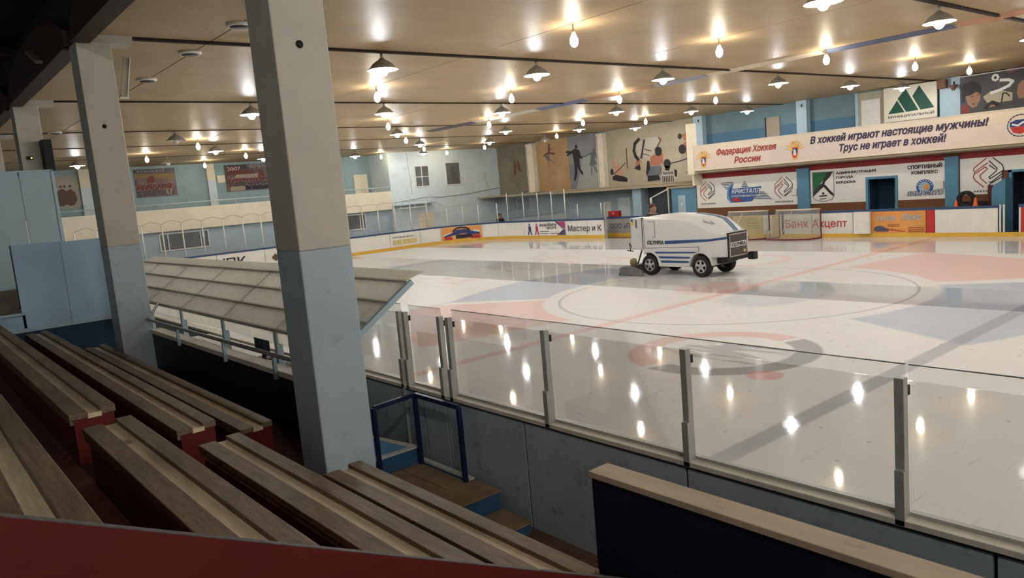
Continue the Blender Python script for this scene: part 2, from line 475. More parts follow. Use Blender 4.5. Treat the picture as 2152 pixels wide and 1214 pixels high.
# ceiling: backing plus separate sheets with open joints
ceil = struct(MB().box(2.8, 36.0, -22, 46.6, CEIL + 0.10, CEIL + 0.2).build('ceiling', M_DARKGAP), 'tan sheet ceiling with dark joints over the rink')
CX = [2.95, 4.88, 10.53, 15.2, 20.3, 25.65, 30.3, 35.75]
CY = [-22, -15.0, -7.8, -0.55, 6.45, 13.6, 20.8, 27.85, 33.6, 39.7, 46.55]
for i in range(len(CX) - 1):
    for j in range(len(CY) - 1):
        gy0 = 0.075 - 0.015 * min(3, max(0, j - 5)); gx = 0.012
        bx('ceiling_panel', M_CEIL, ceil, CX[i] + gx, CX[i + 1] - gx, CY[j] + gy0, CY[j + 1] - gy0, CEIL, CEIL + 0.05)
for j, y in enumerate(CY[1:-1]):
    w = (0.06, 0.05, 0.05, 0.05, 0.05, 0.04, 0.03, 0.025, 0.02)[j]
    bx('joint_batten', M_DARKGAP, ceil, 2.95, 35.7, y - w, y + w, CEIL - w * 0.8, CEIL + 0.1)
# loose coloured sheets hanging along the long joint
STRIP = [(30.0, 26.5, (0.10, 0.09, 0.12)), (26.4, 22.4, (0.62, 0.56, 0.48)), (22.3, 19.7, (0.13, 0.17, 0.32)), (19.6, 16.6, (0.36, 0.20, 0.12)), (16.5, 14.5, (0.36, 0.36, 0.44)),
         (14.4, 10.7, (0.70, 0.60, 0.46)), (10.6, 7.4, (0.10, 0.12, 0.20)), (7.3, 1.0, (0.55, 0.27, 0.17))]
for i, (a, b, c) in enumerate(STRIP):
    w = 0.34 - 0.05 * (i % 2)
    o = MB().prism([(20.22, CEIL - 0.012), (20.22 + w, CEIL - 0.075), (20.22 + w, CEIL - 0.06), (20.22, CEIL)], 'Y', b, a).build('ceiling_flap', paint('ceiling_flap_%d' % i, c, 0.45, 0.12, 2), ceil)

# walls
def wall_x(name, mat, x0, x1, pieces, label):
    mb = MB()
    for y0, y1, z0, z1 in pieces: mb.box(x0, x1, y0, y1, z0, z1)
    return struct(mb.build(name, mat), label)
wall_end = struct(MB().box(-6, 36, 46.5, 46.8, -0.06, CEIL + 0.1).build('wall_end', M_ENDWALL), 'teal blue wall behind the end balcony')
wall_far = struct(MB().box(35.7, 36.0, -22, 46.5, -0.06, CEIL + 0.1).build('wall_far', M_ENDWALL), 'blue wall behind the far side of the rink')
wall_back = struct(MB().box(-6, 36, -22.3, -22, -0.06, 8).build('wall_back', M_PALE), 'pale wall at the rink end behind the camera')
wall_stand = struct(MB().box(-6.3, -6, -22, 46.5, -0.06, 8).build('wall_stand', M_PALE), 'pale wall behind the stands')
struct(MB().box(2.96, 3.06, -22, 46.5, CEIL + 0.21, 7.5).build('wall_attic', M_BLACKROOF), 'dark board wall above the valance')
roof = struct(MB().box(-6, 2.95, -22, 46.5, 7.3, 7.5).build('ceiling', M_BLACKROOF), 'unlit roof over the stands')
for k in range(9):
    bx('rafter', M_DARKBR, roof, -6, 2.8, -14 + 6.8 * k, -13.7 + 6.8 * k, 7.0, 7.3)

# brown arched valance boards between the columns
COLS = [-1.0, 6.2, 13.4, 20.6, 27.8, 35.0]
for k, (a, b) in enumerate(zip([-8.2] + COLS, COLS + [42.2])):
    y0, y1 = a + 0.55, b - 0.05
    if y1 < 5: continue
    pts = [(y0, 6.03), (y1, 6.03)]
    n = 14
    for i in range(n + 1):
        t = i / n; pts.append((y1 + (y0 - y1) * t, 6.30 + 0.52 * math.sin(math.pi * t) ** 0.6))
    mb = MB().prism(pts, 'X', 2.70, 2.80)
    o = mb.build('arched_valance', M_DARKBR)
    names = {1: 'above the nearest column and frame edge', 2: 'between the two nearest columns', 3: 'between the second and third columns', 4: 'beyond the third column', 5: 'far down the stand, fifth bay', 6: 'at the far end of the stand'}
    tag(o, 'dark brown arched valance board ' + names.get(k, 'out of view'), 'valance', 'brown valance boards over the stand')
    bt = MB().box(2.66, 2.94, y0, y1, 5.99, 6.05).build('lower_batten', M_DARKBR, o)
    for i in range(int((y1 - y0) / 0.35)):
        bx('dentil', M_DARKBR, o, 2.80, 2.93, y0 + 0.35 * i + 0.05, y0 + 0.35 * i + 0.2, 6.05, 6.12)

# ------------------------------------------------------------------ columns, two-tone paint
M_COLUP = paint('column_cream_grey', (0.56, 0.515, 0.44), 0.55, 0.06, 2.0, dirt=((0.33, 0.29, 0.24), 0.3), bump=0.05)
M_COLLO = paint('column_blue_grey', (0.42, 0.50, 0.545), 0.5, 0.06, 2.0, dirt=((0.20, 0.23, 0.24), 0.35), bump=0.05)
M_BLACK = paint('matt_black', (0.012, 0.012, 0.013), 0.6, 0.2, 6)
cl = ['square two-tone column nearest the camera, dark bolt hole near its top', 'second square two-tone column, carrying a slim strip lamp', 'third square column with a black loudspeaker on it', 'fourth square column far along the stand']
for k, y in enumerate(COLS[1:5]):
    t = thing('column', (3.0, y + 0.25, 0), cl[k], 'column', 'square columns along the stand')
    bx('lower_shaft', M_COLLO, t, 2.75, 3.25, y, y + 0.5, -0.02, 2.84, 0.012)
    bx('upper_shaft', M_COLUP, t, 2.75, 3.25, y, y + 0.5, 2.84, 6.03, 0.012)
    bx('capital', M_COLUP, t, 2.82, 3.6, y + 0.08, y + 0.42, 6.03, CEIL + 0.1)
    if k < 2:
        zc = 4.59 if k == 0 else 4.73
        MB().lathe([(0.0, 0), (0.034, 0), (0.034, 0.006), (0.0, 0.006)], (2.98, y - 0.006, zc), 14, 'Y').build('bolt_hole', M_BLACK, t)
# ------------------------------------------------------------------ the stand: tiers, benches, end panel
M_RED = paint('dark_red_paint', (0.115, 0.012, 0.010), 0.45, 0.15, 3, bump=0.04)
M_REDBR = paint('red_brown_boards', (0.085, 0.030, 0.022), 0.6, 0.25, 3, stretch=(1, 0.3, 1))
def wood(name, c, d=0.6):
    g = G(name); P, _ = g.pos()
    n = g.noise(P, 9.0, 5, 0.65, (5.0, 0.35, 5.0)); b = g.noise(P, 1.6, 4, 0.6, (1, 0.6, 1)); k = g.noise(P, 3.2, 2, 0.5, (2.5, 0.9, 1))
    c1 = g.mix(g.step(n, 0.5, 0.25), tuple(x * d for x in c), tuple(min(1, x * 1.25) for x in c))
    c1 = g.mix(g.m('MULTIPLY', g.step(b, 0.56, 0.12), 0.55), c1, tuple(x * 0.5 for x in c))
    c1 = g.mix(g.m('MULTIPLY', g.step(k, 0.74, 0.03), 0.7), c1, tuple(x * 0.25 for x in c))
    g.put(g.bs.inputs['Base Color'], c1)
    g.put(g.bs.inputs['Roughness'], g.m('ADD', 0.42, g.m('MULTIPLY', b, 0.25)))
    g.bump(n, 0.25, 0.004)
    MATS[name] = g.mat
    return g.mat
M_PLANK = wood('worn_bench_wood', (0.205, 0.138, 0.082), 0.5)
M_SLAT = wood('pale_worn_wood', (0.70, 0.57, 0.39), 0.88)
M_NAIL = paint('rusty_nail', (0.03, 0.02, 0.018), 0.7, 0.2, 10)

P_ROW, Q_ROW, XR1, ZR1, BW = 0.746, 0.337, 2.70, 1.145, 0.325
Y_PANEL = 2.70
tiers = MB()
for k in range(6):
    xr = XR1 - P_ROW * k; z = ZR1 - 0.40 + Q_ROW * k
    x1 = xr - BW + 0.03 if k else 2.72
    tiers.box(xr - P_ROW - BW + 0.03, x1 if k else 3.2, -6, 15.2, -0.02, z)
struct(tiers.build('floor', M_REDBR), 'red-brown stepped floor of the stand')

def bench(row, y0, y1, label):
    xr = XR1 - P_ROW * row; xl = xr - BW; z = ZR1 + Q_ROW * row
    t = thing('bench', ((xl + xr) / 2, (y0 + y1) / 2, z - 0.40), label, 'bench', 'wooden benches of the stand')
    pw, pr_w = 0.13, 0.108
    bx('seat_plank', M_PLANK, t, xl, xl + pw, y0, y1, z - 0.045, z, 0.004)
    bx('seat_plank', M_PLANK, t, xr - pr_w, xr, y0 + 0.02, y1 + 0.015, z - 0.045, z + 0.012, 0.004)
    bx('centre_slat', M_SLAT, t, xl + pw - 0.004, xr - pr_w + 0.008, y0 + 0.01, y1 - 0.01, z - 0.054, z - 0.018)
    bx('base_box', M_RED, t, xl + 0.03, xr - 0.015, y0 + 0.015, y1 - 0.015, z - 0.40, z - 0.046)
    bx('under_batten', M_PLANK, t, xl + 0.005, xl + 0.055, y0 + 0.02, y1 - 0.02, z - 0.085, z - 0.046)
    mb = MB(); rr = random.Random(row * 7 + int(y0))
    y = y0 + 0.35
    while y < min(y1, y0 + 5) - 0.1:
        for x in (xl + 0.03, xl + 0.09, xr - 0.09, xr - 0.03):
            if rr.random() < 0.75: mb.lathe([(0.005, 0), (0.0045, 0.0012), (0, 0.0014)], (x + rr.uniform(-.01, .01), y + rr.uniform(-.03, .03), z), 6)
        y += 0.62
    nl = mb.build('nail_heads', M_NAIL, t); nl['kind'] = 'stuff'
    return t
yr = [5.41, 5.95, 5.97, 6.0, 6.0]; yl = [7.2, 6.5, 6.46, 6.46, 6.46]
lr = ['lowest wooden bench of the near block, beside the blue stair', 'second wooden bench up in the near block, meeting the red panel', 'third wooden bench up in the near block, in front of the aisle', 'highest visible bench of the near block, at the left frame edge']
ll = ['lowest wooden bench of the far block, behind the column', 'second wooden bench up in the far block, red end facing the aisle', 'third wooden bench up in the far block, at the left frame edge']
for k in range(4): bench(k, Y_PANEL + 0.04, yr[k], lr[k])
for k in range(3): bench(k, yl[k], (14.5, 15.0, 15.0)[k], ll[k])

# red stringer panel in front of the near block
zt = lambda x: 3.2365 - 0.283 * Y_PANEL - 0.495 * x
pts = [(-1.3, 0.2), (2.86, 0.2), (2.86, zt(2.86)), (-1.3, zt(-1.3))]
sp = MB().prism(pts, 'Y', Y_PANEL - 0.03, Y_PANEL).build('sloping_barrier', M_RED, None, (1.0, Y_PANEL, 0.2))
tag(sp, 'dark red sloping barrier in the foreground below the benches', 'barrier')
MB().prism([(-1.3, zt(-1.3)), (2.86, zt(2.86)), (2.86, zt(2.86) + 0.004), (-1.3, zt(-1.3) + 0.004)], 'Y', Y_PANEL - 0.031, Y_PANEL + 0.001).build('worn_edge', paint('worn_grey_edge', (0.09, 0.08, 0.08), 0.7, 0.4, 30), sp)

# ------------------------------------------------------------------ navy parapets with wooden caps
M_NAVY = paint('navy_paint', (0.006, 0.010, 0.030), 0.5, 0.2, 3)
M_CAPW = paint('worn_cream_cap', (0.50, 0.40, 0.29), 0.6, 0.15, 5, dirt=((0.2, 0.13, 0.09), 0.4), stretch=(1, 0.3, 1))
M_CAPL = paint('pale_cap', (0.85, 0.80, 0.72), 0.55, 0.12, 5, dirt=((0.3, 0.25, 0.2), 0.4), stretch=(1, 0.3, 1))
pr = thing('parapet', (3.28, 0, 0), 'navy parapet with worn cream wooden cap in the right foreground', 'parapet')
bx('wall', M_NAVY, pr, 3.21, 3.35, -6, 3.29, -0.02, 1.385)
bx('cap', M_CAPW, pr, 3.19, 3.37, -6, 3.30, 1.385, 1.425, 0.004)
pl = thing('parapet', (3.28, 10, 0), 'navy parapet with pale cap between the first and second columns', 'parapet')
bx('wall', M_NAVY, pl, 3.21, 3.34, 6.72, 13.38, -0.02, 1.36)
bx('cap', M_CAPL, pl, 3.19, 3.36, 6.72, 13.38, 1.36, 1.425, 0.004)
for y in (8.2, 9.8, 11.8): bx('joint', M_BLACK, pl, 3.207, 3.211, y, y + 0.012, 0.2, 1.36)
# walkway boards behind the parapet
wk = struct(MB().box(3.2, 4.4, -6, 18, -0.02, -0.012).build('floor', M_DARKGAP), 'walkway floor along the near boards')
for k in range(40):
    y = 2.0 + 0.16 * k
    bx('floor_board', M_WOODFL, wk, 3.36, 4.36, y + 0.006, y + 0.154, -0.012, 0.0)

# ------------------------------------------------------------------ steel handrail above the left parapet
M_STEEL = paint('grey_steel', (0.30, 0.31, 0.31), 0.4, 0.15, 5, metal=0.6)
M_LTBLUE = paint('light_blue_paint', (0.42, 0.55, 0.62), 0.5, 0.06, 3)
hr = thing('handrail', (3.17, 10, 1.35), 'grey steel pipe handrail over the navy parapet', 'handrail')
MB().tube([(3.16, 6.9, 1.615), (3.16, 13.32, 1.60)], 0.024, 10).build('pipe', M_STEEL, hr)
MB().tube([(3.16, 13.32, 1.60), (3.62, 14.4, 1.72)], 0.022, 10).build('brace', M_STEEL, hr)
for y in (8.17, 9.8, 11.77):
    bx('bracket', M_LTBLUE, hr, 3.15, 3.19, y - 0.02, y + 0.02, 1.33, 1.60)

# ------------------------------------------------------------------ judges' booth: posts, roof panes, desk
bo = thing('booth', (4.0, 12.5, 0), 'open booth of light blue posts under a translucent sloping roof', 'booth')
XL, ZL, XT, ZT = 3.67, 1.70, 4.5, 2.27
for y in (9.27, 11.2, 13.2, 15.2, 17.2): bx('post', M_LTBLUE, bo, XL - 0.03, XL + 0.05, y - 0.04, y + 0.04, -0.02, ZL - 0.02)
def poly_mat():
    g = G('polycarbonate'); P, _ = g.pos(); g.nt.nodes.remove(g.bs)
    n = g.noise(P, 1.5, 4, 0.65); n2 = g.noise(P, 6, 4, 0.7)
    c = g.mix(g.step(n, 0.5, 0.3), (0.93, 0.92, 0.87), (0.975, 0.965, 0.92))
    c = g.mix(g.m('MULTIPLY', g.step(n2, 0.6, 0.1), 0.3), c, (0.52, 0.46, 0.38))
    d = g.node('ShaderNodeBsdfDiffuse'); g.link(c, d.inputs[0])
    tl = g.node('ShaderNodeBsdfTranslucent'); g.link(c, tl.inputs[0])
    gl = g.node('ShaderNodeBsdfGlossy'); gl.inputs['Roughness'].default_value = 0.25
    m1 = g.node('ShaderNodeMixShader'); m1.inputs[0].default_value = 0.86; g.link(d.outputs[0], m1.inputs[1]); g.link(tl.outputs[0], m1.inputs[2])
    m2 = g.node('ShaderNodeMixShader'); m2.inputs[0].default_value = 0.04; g.link(m1.outputs[0], m2.inputs[1]); g.link(gl.outputs[0], m2.inputs[2])
    g.link(m2.outputs[0], g.out.inputs[0])
    return g.mat
M_POLY = poly_mat()
RY = [7.34, 9.27, 11.21, 13.2, 15.2, 17.2, 18.6]
NR = 3
sl = lambda u: (XL + (XT - XL) * u, ZL + (ZT - ZL) * u)
for i in range(len(RY) - 1):
    for j in range(NR):
        (xa, za), (xb, zb) = sl(j / NR + 0.004), sl((j + 1) / NR - 0.004)
        dz = 0.012 * (NR - j) * 0
        MB().prism([(xa, za), (xb, zb), (xb - 0.004, zb + 0.008), (xa - 0.004, za + 0.008)], 'Y', RY[i] + 0.006, RY[i + 1] - 0.006).build('roof_pane', M_POLY, bo)
    MB().prism([(XT, ZT + 0.01), (XT + 0.26, ZT + 0.085), (XT + 0.26, ZT + 0.094), (XT, ZT + 0.02)], 'Y', RY[i] + 0.05, RY[i + 1] + (0.05 if i else 0.05)).build('roof_pane', M_POLY, bo)
    bx('skirt_pane', M_POLY, bo, XL - 0.006, XL, RY[i] + 0.006, RY[i + 1] - 0.006, ZL - 0.17, ZL - 0.012)
M_ALU = paint('dull_aluminium', (0.48, 0.45, 0.39), 0.5, 0.12, 5, metal=0.1)
for j in range(NR + 1):
    x, z = sl(j / NR)
    bx('purlin', M_ALU, bo, x - 0.014, x + 0.014, RY[0], RY[-1], z - 0.030, z + 0.012)
for y in RY[1:]:
    MB().bar((XL, y, ZL - 0.045), (XT, y, ZT - 0.045), 0.04, 0.05).build('rafter', M_ALU, bo)
MB().bar((XL - 0.1, RY[0], ZL - 0.07), (XT + 0.05, RY[0], ZT + 0.0), 0.05, 0.06).build('end_rafter', M_LTBLUE, bo)
M_DESK = paint('desk_board', (0.55, 0.52, 0.46), 0.5, 0.1, 3)
dk = thing('desk', (4.05, 11.5, 0.0), 'long pale counter inside the booth', 'desk')
bx('worktop', M_DESK, dk, 3.92, 4.30, 8.7, 14.0, 1.05, 1.08)
for y in (8.75, 10.0, 12.0, 13.9): bx('leg', M_ALU, dk, 3.95, 4.28, y, y + 0.04, -0.02, 1.05)
for y in (9.0, 11.0): bx('front_panel', M_LOWWALL, dk, 4.28, 4.30, y, y + 1.9, 0.2, 1.05)
mo = thing('monitor', (4.02, 10.75, 1.08), 'dark computer monitor standing on the booth counter', 'monitor')
M_SCREEN = paint('dark_screen', (0.02, 0.03, 0.05), 0.2, 0.1, 3)
bx('screen', M_SCREEN, mo, 4.00, 4.006, 10.52, 10.98, 1.20, 1.50)
bx('housing', M_BLACK, mo, 4.006, 4.04, 10.5, 11.0, 1.18, 1.52, 0.006)
bx('neck', M_BLACK, mo, 4.02, 4.05, 10.71, 10.79, 1.09, 1.22); bx('foot', M_BLACK, mo, 3.95, 4.12, 10.6, 10.9, 1.08, 1.095, 0.004)
cb = MB().tube([(3.98 + 0.10 * math.cos(a), 10.3 + 0.16 * math.sin(a), 1.09 + 0.05 * (1 + math.sin(a * 1.5))) for a in [i * 0.45 for i in range(22)]], 0.008, 6).build('cable_coil', M_BLACK)
tag(cb, 'loose black cable coil lying on the booth counter', 'cable')
kb = thing('keyboard', (4.0, 9.85, 1.08), 'grey keyboard lying on the booth counter', 'keyboard')
bx('body', M_ALU, kb, 3.94, 4.08, 9.62, 10.05, 1.08, 1.10, 0.004)
kk = MB()
for a in range(4):
    for b in range(13): kk.box(3.95 + a * 0.031, 3.976 + a * 0.031, 9.635 + b * 0.031, 9.66 + b * 0.031, 1.10, 1.107)
kk.build('keys', M_BLACK, kb)['kind'] = 'stuff'

# ------------------------------------------------------------------ blue stair and landing by the boards
M_BLUE = paint('stair_blue', (0.045, 0.13, 0.25), 0.5, 0.15, 4, dirt=((0.02, 0.03, 0.05), 0.6))
M_TREAD = paint('worn_plywood', (0.32, 0.215, 0.125), 0.6, 0.25, 5, dirt=((0.06, 0.08, 0.11), 0.5), bump=0.1)
M_DKBLUE = paint('dark_blue_rail', (0.010, 0.018, 0.060), 0.4, 0.1, 5)
stt = thing('stair', (4.0, 6.1, 0.0), 'blue wooden stair with worn plywood treads beside the boards', 'stair')
bx('riser_block', M_BLUE, stt, 3.60, 4.29, 5.70, 7.0, 0.0, 0.285)
bx('riser_block', M_BLUE, stt, 3.60, 4.27, 5.24, 5.70, 0.0, 0.10)
bx('tread', M_TREAD, stt, 3.58, 4.30, 5.68, 6.115, 0.285, 0.30, 0.002)
bx('tread', M_TREAD, stt, 3.58, 4.28, 5.22, 5.685, 0.10, 0.115, 0.002)
bx('tread', M_TREAD, stt, 3.58, 3.95, 6.13, 7.0, 0.285, 0.30, 0.002)
bx('tread', M_TREAD, stt, 3.964, 4.21, 6.13, 7.0, 0.285, 0.30, 0.002)
bx('edge_strip', M_WHITE, stt, 4.24, 4.30, 6.13, 7.05, 0.30, 0.325)
M_BRIGHT = paint('bright_blue_top', (0.16, 0.40, 0.72), 0.5, 0.05, 3)
bl = thing('platform', (3.95, 7.4, 0.0), 'blue-topped wedge platform with white edging behind the stair', 'platform')
tri = [(3.55, 7.02), (4.24, 7.02), (4.10, 7.72), (3.9, 8.6), (3.55, 8.6)]
MB().prism(tri, 'Z', 0.0, 0.47).build('body', M_BLUE, bl)
MB().prism(tri, 'Z', 0.47, 0.485).build('edging', M_WHITE, bl)
MB().prism([(3.6, 7.09), (4.12, 7.09), (4.03, 7.66), (3.84, 8.5), (3.6, 8.5)], 'Z', 0.485, 0.489).build('top', M_BRIGHT, bl)
rl = thing('guard_rail', (4.1, 6.7, 0.3), 'dark blue three-post steel guard rail on the stair landing', 'guard rail')
Ppo = [(4.20, 6.14, 1.09), (4.20, 6.96, 1.09), (3.70, 6.985, 1.06)]
for x, y, z in Ppo: bx('post', M_DKBLUE, rl, x - 0.022, x + 0.022, y - 0.022, y + 0.022, 0.30, z, 0.004)
MB().bar(Ppo[0], Ppo[1], 0.045).build('top_rail', M_DKBLUE, rl)
MB().bar(Ppo[1], Ppo[2], 0.045).build('top_rail', M_DKBLUE, rl)

# ------------------------------------------------------------------ near boards and glass
M_BDOUT = paint('board_outer_grey_blue', (0.43, 0.49, 0.53), 0.5, 0.08, 2.5, dirt=((0.05, 0.06, 0.07), 0.45), spec=0.4)
M_KICK = paint('yellow_kick', (0.75, 0.46, 0.07), 0.5, 0.08, 2, dirt=((0.4, 0.25, 0.05), 0.3))
M_CAPB = paint('near_cap', (0.74, 0.68, 0.58), 0.5, 0.1, 4, dirt=((0.3, 0.25, 0.2), 0.4))
M_BOARD = paint('white_board', (0.82, 0.79, 0.73), 0.5, 0.05, 1.5, dirt=((0.42, 0.40, 0.38), 0.35))
nb = thing('rink_boards', (4.43, 6, 0.0), 'near rink boards with grey-blue outer panels and pale top cap', 'rink boards')
seams = [-6, -3.6, -1.1, 1.4, 3.45, 5.32, 6.6, 7.05, 7.42, 9.9, 12.4, 14.9, 17.4, 19.9, 22.4, 24.9, 27.4, 29.9, 32.4, 36.2]
for a, b in zip(seams, seams[1:]):
    bx('board_panel', M_BDOUT, nb, 4.36, 4.40, a + 0.013, b - 0.013, 0.0, 1.06)
    bx('board_panel', M_BOARD, nb, 4.46, 4.50, a + 0.004, b - 0.004, 0.22, 1.06)
bx('core', M_BLACK, nb, 4.395, 4.465, -6, 36.2, 0.0, 1.05)
bx('kick_strip', M_KICK, nb, 4.462, 4.515, -6, 36.2, 0.0, 0.22)
bx('cap', M_CAPB, nb, 4.345, 4.51, -6, 36.2, 1.06, 1.10, 0.004)
bx('cap_shadow_gap', M_BLACK, nb, 4.35, 4.36, -6, 36.2, 1.045, 1.06)
M_ALUP = paint('aluminium_post', (0.43, 0.43, 0.40), 0.4, 0.1, 6, metal=0.25)
ht = MB().box(4.335, 4.36, 7.36, 7.46, 0.78, 0.83).box(4.33, 4.36, 7.40, 7.43, 0.3, 1.06).build('gate_latch', M_ALUP, nb)
M_PANE = glassy('shield_glass', (0.945, 0.95, 0.95), 0.3)
M_GEDGE = paint('glass_edge', (0.10, 0.13, 0.12), 0.3, 0.1, 4)
gs = thing('glass_shield', (4.42, 4, 1.10), 'clear rink shield of glass panes held by slim aluminium posts', 'glass shield')
posts = [-5.75, -4.22, -2.7, -1.17, 0.36, 1.90, 3.44, 4.98, 6.47, 6.63, 7.33, 7.45, 9.0]
for y in posts:
    MB().box(4.375, 4.435, y - 0.028, y + 0.028, 1.10, 1.95).build('post', M_ALUP, gs, None, 0.004)
    bx('post_sleeve', M_ALUP, gs, 4.345, 4.378, y - 0.034, y + 0.020, 1.06, 1.40)
    bx('clip', M_BLACK, gs, 4.435, 4.46, y - 0.03, y - 0.005, 1.84, 1.90)
pn = [(-5.72, -4.25), (-4.19, -2.73), (-2.67, -1.20), (-1.14, 0.33), (0.39, 1.87), (1.89, 3.425), (3.435, 4.97), (4.98, 6.46), (6.66, 7.30), (7.47, 8.97)]
for a, b in pn:
    bx('pane', M_PANE, gs, 4.440, 4.450, a, b, 1.10, 2.02)
    bx('pane_edge', M_GEDGE, gs, 4.439, 4.451, a, b, 2.02, 2.026)
    bx('sill_channel', M_ALUP, gs, 4.43, 4.475, a, b, 1.10, 1.125)

# ------------------------------------------------------------------ partition and cabin at the end of the stand
M_PART = paint('partition_blue', (0.37, 0.53, 0.68), 0.5, 0.10, 1.0, dirt=((0.18, 0.24, 0.30), 0.3))
pt = thing('partition', (2.3, 15.2, 0.6), 'light blue plywood partition standing beyond the benches', 'partition')
bx('panel', M_PART, pt, 1.66, 2.38, 15.2, 15.23, 1.52, 2.98)
bx('panel', M_PART, pt, 2.385, 3.08, 15.2, 15.23, 1.52, 2.965)
bx('edge_frame', M_BLACK, pt, 1.645, 1.66, 15.19, 15.24, 1.9, 2.985)
bx('ledge', M_LTBLUE, pt, -3.0, 3.08, 15.16, 15.22, 1.50, 1.56)
bx('low_panel', M_PART, pt, -3.0, 1.70, 15.2, 15.23, 1.52, 1.80)
bx('low_ledge', M_LTBLUE, pt, -3.0, 1.72, 15.1, 15.25, 1.80, 1.83)
bx('base_panel', paint('dark_teal_panel', (0.012, 0.045, 0.085), 0.5, 0.15, 2), pt, -3.0, 3.2, 15.2, 15.23, 0.0, 1.50)
M_CABIN = paint('cabin_blue', (0.42, 0.53, 0.58), 0.55, 0.07, 1.5)
cbn = thing('cabin', (1.0, 19.1, 0), 'pale blue panelled cabin behind the partition', 'cabin')
for a, b in ((-3.0, -1.2), (-1.19, 0.6), (0.61, 2.43), (2.44, 3.05)): bx('wall_panel', M_CABIN, cbn, a + 0.006, b - 0.006, 19.0, 19.05, 1.2, 4.43)
bx('corner_post', M_LTBLUE, cbn, 3.03, 3.09, 18.98, 19.06, 1.2, 4.45)
bx('side_wall', M_CABIN, cbn, 3.04, 3.08, 19.06, 20.5, 1.2, 4.43)
bx('top_cap', M_LTBLUE, cbn, -3.0, 3.09, 18.98, 20.55, 4.43, 4.46)
cs = MB().box(-3, 3.1, 15.3, 20.5, 0.0, 1.2).build('floor', M_CONC); struct(cs, 'concrete landing behind the partition')
slab = MB().box(0.6, 2.08, 18.2, 18.98, 1.2, 2.0).build('concrete_block', paint('rough_concrete', (0.13, 0.11, 0.09), 0.85, 0.3, 4, bump=0.5))
tag(slab, 'rough brownish concrete block by the left frame edge', 'block')
spk = thing('loudspeaker', (3.25, 20.35, 4.55), 'black loudspeaker box hung on the third column', 'loudspeaker')
bx('cabinet', M_BLACK, spk, 3.15, 3.35, 20.25, 20.60, 4.52, 5.22, 0.01)
bx('grille', paint('speaker_cloth', (0.03, 0.03, 0.03), 0.9, 0.2, 40), spk, 3.17, 3.33, 20.24, 20.25, 4.56, 5.18)
dv = thing('control_box', (2.94, 20.55, 4.8), 'small black box with a green light on the third column', 'control box')
bx('housing', M_BLACK, dv, 2.86, 2.98, 20.55, 20.6, 4.80, 4.88, 0.004)
MB().lathe([(0.016, 0), (0.016, 0.004), (0, 0.005)], (2.95, 20.546, 4.84), 10, 'Y').build('indicator', emit('green_led', (0.6, 1.0, 0.1), 2.0), dv)
fl = thing('strip_lamp', (3.42, 13.5, 5.2), 'unlit slim strip lamp hanging upright beside the second column', 'lamp')
MB().bar((3.36, 13.5, 5.2), (3.48, 13.5, 5.82), 0.11, 0.06, (0, 1, 0)).build('housing', paint('lamp_housing', (0.42, 0.37, 0.28), 0.5, 0.1, 4), fl)
MB().bar((3.40, 13.46, 5.2), (3.52, 13.46, 5.82), 0.02, 0.03, (0, 1, 0)).build('diffuser_edge', M_WHITE, fl)
bx('end_cap', M_WHITE, fl, 3.29, 3.42, 13.46, 13.54, 5.17, 5.20)
for k, (x, y) in enumerate(((4.87, 12.18), (4.82, 14.51), (4.84, 17.49), (4.70, 27.6))):
    d = thing('ceiling_disc_lamp', (x, y, CEIL - 0.05), ['unlit round ceiling lamp nearest the first column', 'unlit round ceiling lamp right of the second column top', 'unlit round ceiling lamp below the dark joint by the second column', 'unlit round ceiling lamp near the third column'][k], 'ceiling lamp', 'unlit round lamps in the ceiling')
    MB().lathe([(0.17, 0), (0.20, 0.015), (0.20, 0.05)], (x, y, CEIL - 0.05), 20).build('rim', M_WHITE, d)
    MB().lathe([(0.0, 0), (0.15, 0.0), (0.15, 0.004)], (x, y, CEIL - 0.054), 20).build('dark_lens', M_BLACK, d)
for i, (y, z, L) in enumerate(((16.3, 6.30, 0.34),)):
    wb = MB().bar((2.66, 16.7, 6.47), (2.66, 15.9, 6.15), 0.05, 0.16, (1, 0, 0)).build('wall_lamp', paint('dusty_white', (0.28, 0.26, 0.23), 0.5, 0.1, 4)); tag(wb, 'small pale strip lamp fixed to the brown valance', 'lamp')
# ------------------------------------------------------------------ far and end boards along the rink outline
S0, S1, S2 = 9.0, 36.25, 26.2          # far straight from y=9.0 to 36.25, corner, then the end straight from x=26.2 leftwards
L1_, L2_ = S1 - S0, S1 - S0 + RC * math.pi / 2
def rp(s, off=0.0):
    """point on the board face at arc length s, pushed out of the rink by off"""
    if s <= L1_: return (X_FAR + off, S0 + s)
    if s <= L2_:
        a = (s - L1_) / RC; return (S2 + (RC + off) * math.cos(a), S1 + (RC + off) * math.sin(a))
    return (S2 - (s - L2_), Y_END + off)
def seg_ss(a, b):
    n = max(1, int(abs(b - a) / 0.28)) if (max(a, b) > L1_ and min(a, b) < L2_) else 1
    return [a + (b - a) * i / n for i in range(n + 1)]
def ribbon(mb, a, b, z0, z1, o0, o1):
    ss = seg_ss(a, b)
    return mb.prism([rp(s, o0) for s in ss] + [rp(s, o1) for s in reversed(ss)], 'Z', z0, z1)
def board_text(body, rect, mat, parent, shear=0.0, bold=0.0):
    o = lettering(body, 'X', 0.0, rect, mat, parent, shear, bold)
    me = o.data; base = wloc(o)
    for v in me.vertices:
        s, z = v.co.y + base.y, v.co.z + base.z
        x, y = rp(s, -0.016); v.co = Vector((x, y, z)) - base
    return o
